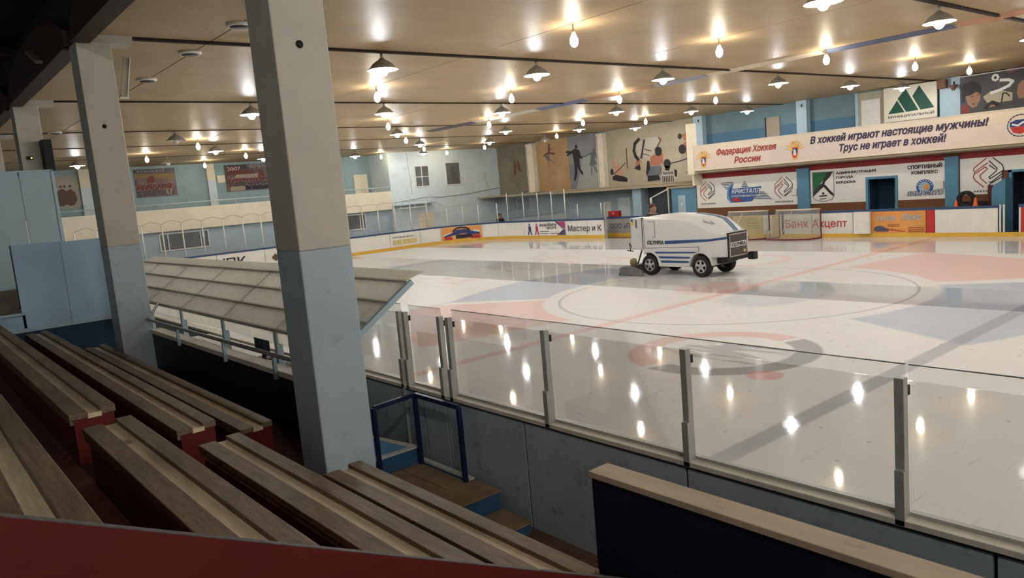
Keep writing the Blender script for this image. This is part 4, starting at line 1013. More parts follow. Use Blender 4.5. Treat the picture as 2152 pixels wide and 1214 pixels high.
for q_ in [pic([(920, 760), (1000, 770), (980, 860), (920, 850)]), pic([(430, 760), (530, 680), (540, 800), (510, 810)]), pic([(1055, 840), (1095, 860), (1090, 990), (1060, 980)])]: decal('dark_patch', 'X', XM - .040, [q_], FIG_DK, m4)
decal('stick', 'X', XM - .040, stroke(pic([(1000, 720), (1150, 690), (1290, 640)]), .06), FIG_DK, m4)
decal('grey_trousers', 'X', XM - .033, [pic([(690, 740), (870, 750), (860, 930), (640, 930), (640, 860)]), ], FIG_GR, m4)
decal('goal_pad', 'X', XM - .036, [pic([(640, 930), (820, 930), (840, 1030), (640, 1050)]), pic([(650, 630), (690, 640), (690, 800), (630, 940), (620, 860)])], FIG_DK, m4)
decal('referee_shirt', 'X', XM - .034, [pic([(900, 860), (1040, 840), (1080, 900), (1060, 1100), (860, 1100), (850, 960)])], FIG_LT, m4)
decal('referee_stripes', 'X', XM - .038, [pic([(870 + i * 26, 960 + 4 * (i % 2)), (882 + i * 26, 960), (884 + i * 26, 1095), (872 + i * 26, 1095)]) for i in range(7)] + [pic([(880 + i * 26, 880), (892 + i * 26, 875), (915 + i * 26, 930), (903 + i * 26, 935)]) for i in range(6)], FIG_DK, m4)
for y0, y1, lb in ((39.6, 40.45, 'cream wall column between shadowy and ochre murals'), (32.98, 33.68, 'cream wall column between dancing and hockey murals')):
    c = thing('wall_column', (XM - .2, (y0 + y1) / 2, 2.72), lb, 'column', 'cream columns on the mural wall')
    bx('shaft', M_CREAM, c, XM - .35, XM, y0 + .05, y1 - .1, 2.72, 6.05); bx('edge_cable', M_WIRE, c, XM - .37, XM - .35, y1 - .2, y1 - .17, 2.8, 5.9)
lg = thing('gallery_ledge', (34.6, 33, 2.5), 'narrow weathered ledge running below the murals', 'ledge')
M_WEATH = paint('weathered_timber', (0.42, 0.34, 0.24), 0.7, 0.25, 5, stretch=(1, 0.3, 6))
bx('deck', M_WEATH, lg, 33.5, XM - .05, 24.0, 43.9, 2.60, 2.68); bx('edge_board', M_WEATH, lg, 33.45, 33.5, 24.0, 36.2, 2.52, 2.60); bx('edge_board', M_WEATH, lg, 33.44, 33.49, 24.0, 36.2, 2.70, 2.76)
gw = struct(MB().box(35.3, 35.5, 28.9, 43.9, -0.06, 2.59).build('wall_gallery', M_LOWWALL), 'grey-blue wall under the mural gallery')
dk2 = struct(MB().box(34.6, 34.8, 24.0, 29.0, -0.06, 2.59).build('wall_passage', paint('dark_grey_wall', (0.075, 0.085, 0.10), 0.6, 0.15, 2)), 'dark grey wall of the machine passage')
d3 = thing('door_3', (35.25, 31.5, 0), 'pale door in the wall under the murals', 'door'); struct(d3); del d3['category']
bx('leaf', M_PALE, d3, 35.24, 35.3, 31.0, 32.0, -0.06, 2.0)
pcl = thing('notice_board', (35.25, 34.5, 1.0), 'pale notice panel on the wall under the murals', 'notice'); bx('sheet', M_WHITE, pcl, 35.27, 35.3, 32.6, 33.2, 0.9, 1.8); bx('frame', M_ALU, pcl, 35.26, 35.3, 32.55, 33.25, 1.8, 1.84)
pb2 = thing('service_column', (34.5, 29.6, 0), 'light blue square post beside the machine passage', 'post'); bx('shaft', M_LTBLUE, pb2, 33.9, 34.2, 28.95, 29.6, -0.06, 2.55)
rc = thing('tool_case', (31.9, 29.2, 1.09), 'red case lying on the open gate leaf', 'case')
bx('body', paint('case_red', (0.35, 0.02, 0.02), 0.4, 0.1, 3), rc, 31.46, 31.70, 28.55, 29.35, 1.09, 1.42, 0.02); bx('latch', M_WHITE, rc, 31.45, 31.46, 28.9, 29.0, 1.26, 1.30)
bb = thing('service_booth', (33.2, 24.8, 0), 'light blue service booth with a small door beside the sponsor wall', 'booth')
M_BOOTH = paint('booth_blue', (0.13, 0.28, 0.40), 0.5, 0.08, 2)
bx('body', M_BOOTH, bb, 32.5, 34.4, 24.07, 25.65, -0.06, 2.42); bx('door', M_LTBLUE, bb, 32.47, 32.5, 24.75, 25.22, 0.6, 2.03); bx('notice', M_WHITE, bb, 32.46, 32.47, 24.95, 25.05, 1.5, 1.68)
bx('roof', M_WEATH, bb, 32.3, 34.5, 24.07, 25.8, 2.42, 2.50)
arm = thing('boom_arm', (32.2, 24.6, 1.0), 'white slanting barrier arm in front of the dark passage', 'barrier')
MB().tube([(31.9, 25.4, 2.42), (31.7, 26.4, 2.0)], 0.035, 8).build('arm', M_WPOST, arm); MB().tube([(31.7, 26.4, 2.02), (31.7, 26.4, 1.55)], 0.06, 8).build('weight', M_WPOST, arm); MB().tube([(31.9, 25.4, -0.06), (31.9, 25.4, 2.42)], 0.04, 8).build('post', M_ALU, arm)
# ------------------------------------------------------------------ far side: sponsor wall, banner balcony, upper floor
XW = 32.5
M_PANELW = paint('sponsor_white', (0.85, 0.82, 0.76), 0.5, 0.04, 1.0)
M_PILB = paint('pillar_blue', (0.10, 0.25, 0.36), 0.5, 0.06, 2)
M_WOODR = paint('brown_wainscot', (0.17, 0.065, 0.025), 0.55, 0.15, 3, stretch=(1, 0.3, 8))
M_STRRED = paint('red_band_paint', (0.28, 0.018, 0.018), 0.5, 0.06, 2)
sw = struct(MB().box(XW, XW + .12, 15.3, 24.05, -0.06, 3.06).box(XW, XW + .12, 10.0, 13.98, -0.06, 3.06).box(XW, XW + .12, 13.98, 15.3, 2.33, 3.06).box(XW, XW + .12, -10, 10.0, 2.25, 3.06).build('wall_sponsor', M_WOODR), 'sponsor wall behind the far boards')
for y0, y1 in ((18.42, 24.0), (12.17, 17.8), (-6.0, 11.62)):
    bx('red_band', M_STRRED, sw, XW - .03, XW, y0, y1, 2.80, 3.06)
for y0, y1, zb in ((18.42, 24.0, 1.31), (15.31, 17.8, 1.31), (12.17, 13.97, 1.31), (10.2, 11.62, 1.41)):
    bx('sign_panel', M_PANELW, sw, XW - .03, XW, y0, y1, zb, 2.80)
bx('sign_panel', M_PANELW, sw, XW - .03, XW, 13.97, 15.31, 2.34, 2.80); bx('sign_panel', M_PANELW, sw, XW - .03, XW, -6, 10.2, 2.27, 2.80)
for y0, y1, lb in ((17.82, 18.4, 'blue pillar between crystal-club and city emblem panels'), (11.66, 12.14, 'blue pillar left of the stacked tyres')):
    c = thing('wall_pillar', (XW, (y0 + y1) / 2, 0), lb, 'pillar', 'blue pillars of the sponsor wall')
    bx('shaft', M_PILB, c, XW - .12, XW + .05, y0, y1, -0.06, 2.92)
    bx('capital', M_PILB, c, XW - .14, XW + .05, y0 - .02, y1 + .02, 2.84, 2.93)
df = thing('door_4', (XW, 14.6, 0), 'blue-framed open doorway in the sponsor wall', 'door'); struct(df); del df['category']
bx('jamb', M_PILB, df, XW - .05, XW + .1, 15.2, 15.3, -0.06, 2.33); bx('jamb', M_PILB, df, XW - .05, XW + .1, 13.98, 14.07, -0.06, 2.33); bx('lintel', M_PILB, df, XW - .05, XW + .1, 14.07, 15.2, 2.24, 2.33)
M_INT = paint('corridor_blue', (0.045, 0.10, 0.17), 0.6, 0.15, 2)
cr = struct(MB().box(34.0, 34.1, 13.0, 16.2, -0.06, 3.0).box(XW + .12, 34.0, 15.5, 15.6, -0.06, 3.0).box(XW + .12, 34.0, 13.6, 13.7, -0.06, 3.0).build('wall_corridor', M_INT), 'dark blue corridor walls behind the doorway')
bx('inner_post', M_WEATH, cr, 33.6, 33.7, 14.45, 14.6, -0.06, 2.4)
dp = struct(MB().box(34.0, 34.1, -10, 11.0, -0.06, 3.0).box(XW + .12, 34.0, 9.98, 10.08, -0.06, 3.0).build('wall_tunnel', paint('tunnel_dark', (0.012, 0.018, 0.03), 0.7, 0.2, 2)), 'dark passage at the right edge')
jm = thing('door_5', (XW, 9.9, 0), 'blue frame of the dark passage at the right edge', 'door'); struct(jm); del jm['category']
bx('jamb', M_PILB, jm, XW - .06, XW + .1, 9.86, 9.96, -0.06, 2.27); bx('lintel', M_PILB, jm, XW - .06, XW + .1, 6, 9.96, 2.18, 2.27)
rmp = MB().prism([(9.9, -0.06), (10.35, -0.06), (10.35, 1.55), (10.3, 1.75), (9.9, 2.0)], 'X', 31.9, 32.4).build('slanted_wing_wall', M_PILB); tag(rmp, 'blue slanted wing wall by the dark passage', 'wing wall')
bx('cap_strip', M_WHITE, rmp, 31.88, 32.42, 9.9, 10.36, 1.99, 2.02) if False else None
dr = MB().box(32.34, 32.42, 10.36, 10.62, -0.06, 1.75).build('red_post', paint('dark_red_post', (0.10, 0.015, 0.015), 0.5, 0.1, 3)); tag(dr, 'dark red post beside the slanted wing wall', 'post')

D = XW - .035
def ribbon_logo(y0, y1, z0, z1, parent):
    W_, H_ = (y0 - y1), (z1 - z0)
    q = lambda pts: [(y0 - u * W_, z0 + v * H_) for u, v in pts]
    w = 0.026 * (W_ / 0.95) * 1.25
    red = [[(.43, 1), (.02, .68), (0, .58)], [(.47, .83), (.04, .55), (0, .35), (.07, .24), (.34, 0)], [(.40, .70), (.47, .63), (.22, .42), (.24, .31), (.44, .12)], [(.40, .70), (.02, .46)]]
    blk = [[(.65, 1), (.95, .74), (.99, .6), (.97, .52)], [(.53, .9), (.78, .63), (.75, .53), (.52, .34), (.55, .28), (.98, .54)], [(.53, .75), (.71, .6)], [(.52, .18), (.58, .15), (.99, .47)], [(.52, .08), (.98, .36)]]
    decal('red_ribbons', 'X', D, [p for s in red for p in stroke(q(s), w)], flat('logo_red', (0.36, 0.05, 0.05)), parent)
    decal('black_ribbons', 'X', D, [p for s in blk for p in stroke(q(s), w)], M_BLK, parent)
    n = 10
    decal('caption', 'X', D, [[(y0 - W_ * (i + .1) / n, z0 - .19), (y0 - W_ * (i + .8) / n, z0 - .19), (y0 - W_ * (i + .8) / n, z0 - .12), (y0 - W_ * (i + .1) / n, z0 - .12)] for i in range(n)], flat('caption_grey', (0.24, 0.22, 0.22)), parent)
for (a, b, c, d_), lb in (((23.78, 22.88, 1.68, 2.64), 'red and black ribbon emblem at the left end of the sponsor wall'), ((19.58, 18.66, 1.62, 2.60), 'red and black ribbon emblem left of the first blue pillar'), ((11.15, 10.12, 1.68, 2.76), 'large red and black ribbon emblem above the stacked tyres')):
    t = thing('ribbon_emblem', (D, (a + b) / 2, c - .19), lb, 'emblem', 'ribbon emblems on the sponsor wall'); ribbon_logo(a, b, c, d_, t)
kr = thing('club_emblem', (D, 21.2, 1.5), 'blue winged crystal sports club emblem', 'emblem')
M_KBL = flat('club_blue', (0.05, 0.12, 0.32)); M_KLB = flat('club_light_blue', (0.17, 0.32, 0.52))
decal('left_wing', 'X', D, [[(22.55 - .06 * i, 2.53 - .075 * i), (21.75, 2.55 - .075 * i), (21.85, 2.51 - .075 * i), (22.50 - .06 * i, 2.49 - .075 * i)] for i in range(5)], flat('wing_slate', (0.13, 0.16, 0.24)), kr)
decal('right_wing', 'X', D, [[(20.6, 2.02 - .08 * i), (20.15 - .09 * i, 1.98 - .08 * i), (20.05 - .09 * i, 1.93 - .08 * i), (20.7, 1.97 - .08 * i)] for i in range(5)], flat('wing_slate', (0.13, 0.16, 0.24)), kr)
decal('shield', 'X', D - .003, [[(22.2, 2.05), (22.05, 2.35), (21.8, 2.5), (21.9, 2.2), (20.25, 2.25), (20.5, 1.85), (20.75, 1.62), (20.8, 1.55), (22.0, 1.52), (22.2, 1.75)]], M_KBL, kr)
decal('light_rim', 'X', D - .006, stroke([(21.86, 2.46), (22.12, 2.2), (22.16, 1.9), (22.06, 1.65), (21.95, 1.55)], .09), M_KLB, kr)
decal('white_peak', 'X', D - .006, [[(21.75, 2.56), (21.3, 2.58), (21.35, 2.22), (21.85, 2.2)]], M_WHP, kr)
decal('ice_cone', 'X', D - .006, [[(21.2 + .05 * i, 2.54 - .08 * i), (21.14 - .05 * i, 2.54 - .08 * i), (21.12 - .05 * i, 2.49 - .08 * i), (21.22 + .05 * i, 2.49 - .08 * i)] for i in range(4)], flat('wing_slate', (0.13, 0.16, 0.24)), kr)
decal('red_foot', 'X', D - .006, [[(21.95, 1.74), (21.5, 1.74), (21.42, 1.57), (21.85, 1.56)]], M_RED2, kr)
lettering('КРИСТАЛЛ', 'X', D - .012, (21.92, 20.33, 1.96, 2.17), M_WHP, kr, 0.25, 0.02); lettering('СПОРТИВНЫЙ КЛУБ', 'X', D - .012, (21.95, 20.35, 1.79, 1.90), M_WHP, kr, 0.2, 0.01)
ca = thing('city_shield', (D, 17.2, 1.38), 'city shield with green field and black river fork', 'emblem')
decal('outline', 'X', D, [[(17.70, 2.72), (16.69, 2.69), (16.69, 1.62), (16.8, 1.46), (17.2, 1.38), (17.58, 1.46), (17.70, 1.62)]], M_BLK, ca)
decal('white_field', 'X', D - .004, [[(17.68, 2.70), (16.71, 2.67), (16.71, 1.63), (16.82, 1.48), (17.2, 1.40), (17.57, 1.48), (17.68, 1.64)]], M_WHP, ca)
decal('green_field', 'X', D - .008, [[(17.67, 2.69), (16.95, 2.68), (17.05, 2.45), (17.3, 2.2), (17.67, 1.75)]], flat('city_green', (0.02, 0.13, 0.05)), ca)
decal('black_river', 'X', D - .011, [[(16.98, 2.68), (16.72, 2.68), (16.88, 2.45), (17.1, 2.25), (17.15, 2.05), (17.35, 1.9), (17.67, 1.62), (17.67, 1.85), (17.4, 2.1), (17.25, 2.2)], [(17.2, 2.15), (17.08, 2.12), (16.9, 1.9), (16.72, 1.72), (16.72, 1.6), (16.85, 1.68), (17.0, 1.85), (17.15, 2.02)]], M_BLK, ca)
decal('small_ship', 'X', D - .011, [[(17.4, 1.66), (17.0, 1.68), (17.04, 1.62), (17.36, 1.60)], [(17.24, 1.80), (17.16, 1.80), (17.14, 1.70), (17.26, 1.70)], [(17.36, 1.52), (17.06, 1.54), (17.06, 1.50), (17.36, 1.48)]], M_BLK, ca)
tx = thing('sponsor_lettering', (D, 15.7, 2.1), 'black three-line city administration lettering beside the city shield', 'lettering')
lettering('АДМИНИСТРАЦИЯ', 'X', D, (16.61, 14.85, 2.53, 2.66), M_BLK, tx, 0.08, 0.055); lettering('ГОРОДА', 'X', D, (16.61, 15.83, 2.33, 2.46), M_BLK, tx, 0.08, 0.055); lettering('БЕРДСКА', 'X', D, (16.61, 15.73, 2.12, 2.25), M_BLK, tx, 0.08, 0.055)
tx = thing('sponsor_lettering', (D, 12.9, 2.3), 'black two-line sports complex lettering right of the doorway', 'lettering')
lettering('СПОРТИВНЫЙ', 'X', D, (13.58, 12.26, 2.54, 2.74), M_BLK, tx, 0, 0.055); lettering('КОМПЛЕКС', 'X', D, (13.43, 12.42, 2.32, 2.46), M_BLK, tx, 0, 0.055)
zl = thing('round_emblem', (D, 12.9, 1.45), 'round blue sun emblem with white-and-navy club name', 'emblem')
decal('blue_ring', 'X', D, [disc(12.92, 1.80, .33, 26, .31)], M_KBL, zl); decal('light_disc', 'X', D - .004, [disc(12.94, 1.80, .22, 22, .21)], flat('ring_light', (0.35, 0.50, 0.58)), zl)
decal('orange_half', 'X', D - .008, [disc(12.86, 1.80, .10, 16, .13)], M_ORANGE, zl); decal('ring_dots', 'X', D - .004, [disc(12.92 + .275 * math.cos(a), 1.80 + .26 * math.sin(a), .022, 6) for a in [0.35 + i * .35 for i in range(8)]], M_WHP, zl)
lettering('ЗИМАЛЕТО', 'X', D - .010, (13.62, 12.22, 1.46, 1.66), M_NAVYP, zl, 0.25, 0.09); lettering('ЗИМАЛЕТО', 'X', D - .016, (13.60, 12.24, 1.48, 1.64), M_WHP, zl, 0.25, 0.0)
jb = MB().box(XW - .11, XW - .03, 12.2, 12.48, 1.70, 2.0).build('wall_box', M_WHITE, None, None, 0.008); tag(jb, 'white fuse box left of the second blue pillar', 'fuse box')
jb = MB().box(XW - .11, XW - .03, 18.44, 18.68, 1.74, 2.02).build('wall_box', M_WHITE, None, None, 0.008); tag(jb, 'white fuse box beside the first blue pillar', 'fuse box')

# tyres and cones
def tyre(loc, lb, r=0.30, w=0.2, tilt=0):
    prof = [(r * .58, -w * .4), (r * .72, -w * .5), (r * .93, -w * .48), (r, -w * .3), (r, w * .3), (r * .93, w * .48), (r * .72, w * .5), (r * .58, w * .4), (r * .58, -w * .4)]
    o = MB().lathe(prof, (0, 0, 0), 26, 'X' if not tilt else 'Z', True, False).build('tyre', M_RUB, None, (0, 0, 0)); o.location = loc
    return tag(o, lb, 'tyre', 'old tyres on the far boards')
M_RUB = paint('tyre_rubber', (0.016, 0.015, 0.015), 0.75, 0.25, 8, bump=0.3)
sf = struct(MB().box(30.5, XW, 9.98, 13.9, -0.06, 0.0).build('floor', M_CONC), 'floor of the players bench behind the far boards')
tb = thing('low_bench', (31.7, 11.0, 0), 'plain bench holding tyres behind the far boards', 'bench'); bx('seat', M_WEATH, tb, 31.2, 32.2, 10.4, 11.6, 0.93, 0.98)
for y in (10.45, 11.5): bx('leg', M_WEATH, tb, 31.25, 32.15, y, y + .05, 0.0, 0.93)
tyre((31.5, 11.07, 1.30), 'upright black tyre in front of the ribbon emblem', 0.32, 0.2)
tyre((31.93, 11.35, 1.08), 'flat-lying black tyre left of the upright tyre', 0.27, 0.2, 1); tyre((31.93, 10.78, 1.08), 'flat-lying black tyre right of the upright tyre', 0.26, 0.2, 1)
M_CONE = paint('cone_orange', (0.75, 0.13, 0.04), 0.5, 0.08, 4)
for y, h, lb in ((11.04, .24, 'small orange cone left, in front of the tyres'), (10.40, .30, 'larger orange cone right of the tyres')):
    c = thing('traffic_cone', (30.46, y, 1.11), lb, 'cone', 'orange cones on the far boards')
    MB().lathe([(h * .30, 0), (h * .27, .012), (h * .10, h * .95), (h * .07, h), (0, h)], (30.46, y, 1.115), 16).build('body', M_CONE, c)
    bx('base', M_CONE, c, 30.42, 30.50, y - h * .33, y + h * .33, 1.11, 1.12)

# ------------------------------------------------------------------ banner balcony
XB = 31.5
bn = thing('banner_balcony', (33, 10, 3.05), 'balcony with a long cream banner front bearing hockey slogans', 'balcony')
M_BANN = paint('cream_banner', (0.80, 0.68, 0.54), 0.55, 0.05, 1.2, dirt=((0.6, 0.47, 0.36), 0.25)); M_BANP = paint('pink_banner', (0.78, 0.64, 0.56), 0.55, 0.04, 1.5)
bx('front_panel', M_BANN, bn, XB, XB + .1, -10, 23.7, 3.22, 4.42)
bx('print_field', M_BANP, bn, XB - .006, XB, -10, 23.35, 3.32, 4.0)
bx('top_rail', M_BANN, bn, XB - .03, XB + .13, -10, 23.72, 4.42, 4.46)
MB().prism([(XB + .004, 3.212), (XB + .85, 3.05), (XB + .85, 3.11), (XB + .004, 3.218)], 'Y', -10, 23.7).build('soffit', paint('soffit_grey', (0.42, 0.35, 0.26), 0.6, 0.12, 2), bn)
bx('deck', M_WEATH, bn, XB + .1, 35.7, -10, 24.0, 3.12, 3.25)
bx('end_fin', M_CREAM, bn, XB - .02, XB + 0.3, 23.36, 23.74, 3.06, 5.56)
bx('end_wall', M_CREAM, bn, XB + .3, 33.4, 23.62, 23.74, 2.5, 4.42)
lettering('Федерация Хоккея', 'X', XB - .012, (22.02, 18.82, 3.80, 4.20), flat('slogan_red', (0.36, 0.05, 0.04)), bn, 0.25, 0.042)
lettering('России', 'X', XB - .012, (21.06, 19.62, 3.42, 3.74), flat('slogan_red', (0.36, 0.05, 0.04)), bn, 0.25, 0.042)
M_SLOG = flat('slogan_navy', (0.045, 0.035, 0.075))
lettering('В хоккей играют настоящие мужчины!', 'X', XB - .012, (17.22, 10.30, 3.86, 4.28), M_SLOG, bn, 0.25, 0.042)
lettering('Трус не играет в хоккей!', 'X', XB - .012, (15.92, 11.73, 3.42, 3.84), M_SLOG, bn, 0.25, 0.042)
M_GOLD = flat('emblem_gold', (0.80, 0.48, 0.12))
for yc, lb in ((22.78, 'left'), (17.94, 'right')):
    zc = 3.76; wing = []
    for sgn_ in (-1, 1):
        for k in range(6):
            a = math.radians(20 + 24 * k); wing += stroke([(yc + sgn_ * .1, zc), (yc + sgn_ * (.1 + .36 * math.cos(a)), zc + .40 * math.sin(a) - .05)], .05)
    decal('golden_eagle', 'X', XB - .010, wing + [[(yc + .18, zc - .05), (yc - .18, zc - .05), (yc - .12, zc - .38), (yc, zc - .44), (yc + .12, zc - .38)]] + [disc(yc + .09, zc + .34, .07, 10), disc(yc - .09, zc + .34, .07, 10)], M_GOLD, bn)
    decal('emblem_navy', 'X', XB - .014, [[(yc + .15, zc + .08), (yc - .15, zc + .08), (yc - .13, zc - .12), (yc + .13, zc - .12)]], M_NAVYP, bn)
    decal('emblem_red', 'X', XB - .014, [[(yc + .13, zc - .12), (yc - .13, zc - .12), (yc - .09, zc - .28), (yc, zc - .34), (yc + .09, zc - .28)], [(yc + .17, zc + .12), (yc - .17, zc + .12), (yc - .15, zc + .07), (yc + .15, zc + .07)]], M_RED2, bn)
    decal('emblem_white', 'X', XB - .018, [[(yc + .02, zc + .06), (yc - .05, zc - .02), (yc - .07, zc - .24), (yc + .06, zc - .22), (yc + .07, zc - .08)]], M_WHP, bn)
yc, zc = 9.3, 3.84
decal('round_badge_text', 'X', XB - .010, [p for a in [i * .3 for i in range(21)] for p in stroke([(yc + .40 * math.cos(a), zc + .38 * math.sin(a)), (yc + .40 * math.cos(a + .2), zc + .38 * math.sin(a + .2))], .035)], M_SLOG, bn)
decal('badge_navy', 'X', XB - .010, [[(yc + .33, zc + .12), (yc + .15, zc + .2), (yc - .33, zc + .22), (yc - .33, zc - .02), (yc + .33, zc - .05)]], M_NAVYP, bn)
decal('badge_red', 'X', XB - .012, [[(yc + .32, zc - .06), (yc - .33, zc - .02), (yc - .22, zc - .22), (yc, zc - .30), (yc + .22, zc - .24)]], M_RED2, bn)
decal('badge_bird', 'X', XB - .016, stroke([(yc + .25, zc + .05), (yc + .08, zc), (yc - .08, zc + .1), (yc - .25, zc + .14)], .06), M_WHP, bn)

# upper floor back wall
XU = 35.4
M_UPDARK = paint('upper_blue_dado', (0.075, 0.17, 0.26), 0.6, 0.08, 1.5); M_UPTEAL = paint('upper_teal', (0.15, 0.23, 0.26), 0.6, 0.08, 1.5)
ub = struct(MB().box(XU + .1, 35.7, 9.0, 26.3, 3.25, 5.13).build('wall_upper_dado', M_UPDARK), 'dark blue dado of the upper back wall')
uc = struct(MB().box(XU + .1, 35.7, 9.0, 26.3, 5.13, CEIL + .1).build('wall_upper', M_UPTEAL), 'teal upper back wall behind the banner balcony')
for y0, y1, lb in ((25.4, 26.0, 'light blue upper pillar at the left end of the balcony'), (19.35, 19.88, 'light blue upper pillar in the middle of the balcony'), (12.55, 13.35, 'wide light blue upper pillar beside the photo poster')):
    c = thing('upper_pillar', (XU, (y0 + y1) / 2, 3.25), lb, 'pillar', 'light blue upper pillars'); bx('shaft', M_LTBLUE, c, XU - .25, XU + .1, y0, y1, 3.25, CEIL); bx('bracket', M_BLACK, c, XU - .28, XU - .25, y0 + .2, y0 + .26, 5.85, 5.98)
d6 = thing('door_6', (XU, 21.4, 3.25), 'beige door leaf on the upper floor', 'door'); struct(d6); del d6['category']
bx('leaf', paint('beige_door', (0.33, 0.27, 0.21), 0.5, 0.1, 2), d6, XU + .03, XU + .1, 20.95, 21.7, 3.25, 5.58); bx('frame', M_DARKBR, d6, XU + .02, XU + .1, 21.7, 21.78, 3.25, 5.6)
d7 = thing('door_7', (XU, 16.3, 3.25), 'white door in the cream bay of the upper floor', 'door'); struct(d7); del d7['category']
bx('surround', paint('cream_bay', (0.46, 0.43, 0.32), 0.6, 0.1, 1.5), d7, XU + .04, XU + .1, 15.5, 17.0, 3.25, 6.1); bx('leaf', M_WHITE, d7, XU, XU + .04, 15.95, 16.8, 3.25, 5.75); bx('edge_post', M_LTBLUE, d7, XU - .02, XU + .1, 16.95, 17.08, 3.25, 6.12)
mn = thing('municipal_sign', (34.9, 14.5, 4.5), 'cream sign with three green triangles and municipal lettering', 'sign')
XS = 35.0; k_ = XS / 34.0
bx('board', paint('cream_sign', (0.72, 0.66, 0.54), 0.5, 0.04, 1.5), mn, XS, XS + .06, 13.4, 15.6, 4.62, CEIL - .06)
M_DGRN = flat('deep_green', (0.012, 0.065, 0.045))
zz = lambda z: 3.2365 + (z - 3.2365) * k_
T = lambda pts: [(y * k_, zz(z)) for y, z in pts]
decal('green_triangle', 'X', XS, [T([(14.98, 4.92), (14.30, 4.93), (14.60, 5.46)])], M_DGRN, mn)
decal('green_triangle', 'X', XS, [T([(14.24, 4.93), (13.74, 4.95), (14.25, 5.90), (14.58, 5.52)])], M_DGRN, mn)
decal('green_triangle', 'X', XS, [T([(13.66, 4.95), (13.12, 4.98), (13.70, 5.95), (13.98, 5.55)])], M_DGRN, mn)
lettering('МУНИЦИПАЛЬНЫЙ', 'X', XS - .004, (14.98 * k_, 13.12 * k_, zz(4.71), zz(4.86)), M_BLK, mn, 0, 0.02)
ph = thing('photo_poster', (35.0, 11.0, 4.4), 'dark photo poster of laughing children under a white daisy and ribbon', 'poster')
bx('print', paint('dark_photo', (0.045, 0.038, 0.035), 0.35, 0.3, 1.5), ph, XS + .02, XS + .06, 7.5, 12.48, 4.5, CEIL - .07)
bx('light_edge', M_WHITE, ph, XS, XS + .06, 7.5, 12.5, CEIL - .07, CEIL - .04)
pm = lambda u, v: (12.48 - (u - 230) / 1308 * 2.28, 6.04 - (v - 330) / 780 * 1.45 + (u - 230) / 1308 * 0.05)
pp = lambda pts: [pm(u, v) for u, v in pts]
M_FACE = flat('photo_face', (0.36, 0.19, 0.12)); M_HAIR = flat('photo_hair', (0.018, 0.014, 0.013)); M_SHIRT = flat('photo_red_shirt', (0.22, 0.025, 0.025)); M_GLOW = flat('photo_cream', (0.50, 0.44, 0.32)); M_MAUV = flat('photo_mauve', (0.16, 0.08, 0.10))
decal('boy_face', 'X', XS + .02, [pp([(330, 720), (420, 690), (560, 670), (640, 690), (640, 850), (560, 980), (470, 1000), (370, 900)])], M_FACE, ph)
decal('boy_hair', 'X', XS + .016, [pp([(250, 880), (240, 600), (300, 450), (460, 420), (620, 500), (680, 640), (640, 720), (560, 660), (440, 720), (330, 730), (310, 840)])], M_HAIR, ph)
decal('boy_eyes_and_mouth', 'X', XS + .016, [pp([(430, 750), (500, 740), (500, 755), (430, 765)]), pp([(570, 730), (630, 720), (630, 735), (570, 745)]), pp([(470, 910), (540, 910), (520, 930), (480, 930)])], M_HAIR, ph)
decal('red_shirt', 'X', XS + .018, [pp([(235, 1100), (235, 900), (300, 890), (400, 980), (420, 1090)])], M_SHIRT, ph)
decal('cream_glow', 'X', XS + .02, [pp([(700, 800), (860, 700), (1050, 700), (1300, 800), (1290, 960), (1000, 960), (800, 960)])], M_GLOW, ph)
decal('white_ribbon', 'X', XS + .016, stroke(pp([(870, 740), (1060, 700), (1230, 640), (1300, 560), (1220, 520), (1060, 500)]), .11), M_WHP, ph)
decal('white_daisy', 'X', XS + .012, [[(y, z) for y, z in disc(pm(955 + 55 * math.cos(a), 430)[0], pm(955, 430 + 55 * math.sin(a))[1], .05, 8)] for a in [i * 6.2832 / 8 for i in range(8)]], M_WHP, ph)
decal('daisy_heart', 'X', XS + .008, [[(y, z) for y, z in disc(*pm(955, 432), .04, 10)]], M_HAIR, ph)
decal('girl_head', 'X', XS + .016, [pp([(720, 1060), (780, 950), (890, 900), (1000, 950), (1040, 1030), (1000, 1040), (730, 1070)])], M_HAIR, ph); decal('girl_brow', 'X', XS + .012, [pp([(810, 1045), (860, 990), (920, 990), (970, 1035)])], M_FACE, ph)
decal('right_child_face', 'X', XS + .018, [pp([(1380, 820), (1410, 640), (1480, 580), (1700, 580), (1700, 960), (1420, 940)])], M_FACE, ph); decal('mauve_blur', 'X', XS + .02, [pp([(1180, 340), (1250, 220), (1420, 180), (1420, 340), (1250, 380)])], M_MAUV, ph)
decal('dark_bow', 'X', XS + .014, stroke(pp([(1080, 960), (1110, 780), (1180, 790), (1240, 860)]), .05), M_HAIR, ph)
sb = MB().box(XS - .15, XS + .1, 13.0, 13.35, 5.75, CEIL - .05).build('horn_speaker_box', M_WOODR, None, None, 0.01); tag(sb, 'small brown box speaker under the ceiling beside the municipal sign', 'speaker')
hs = MB().lathe([(0.05, 0), (0.09, .06), (0.16, .22), (0.15, .22), (0.0, .05)], (34.8, 12.68, 5.60), 14, 'Z').build('horn_loudspeaker', flat('horn_brown', (0.18, 0.08, 0.07))); tag(hs, 'small red-brown horn loudspeaker beside the photo poster', 'loudspeaker')
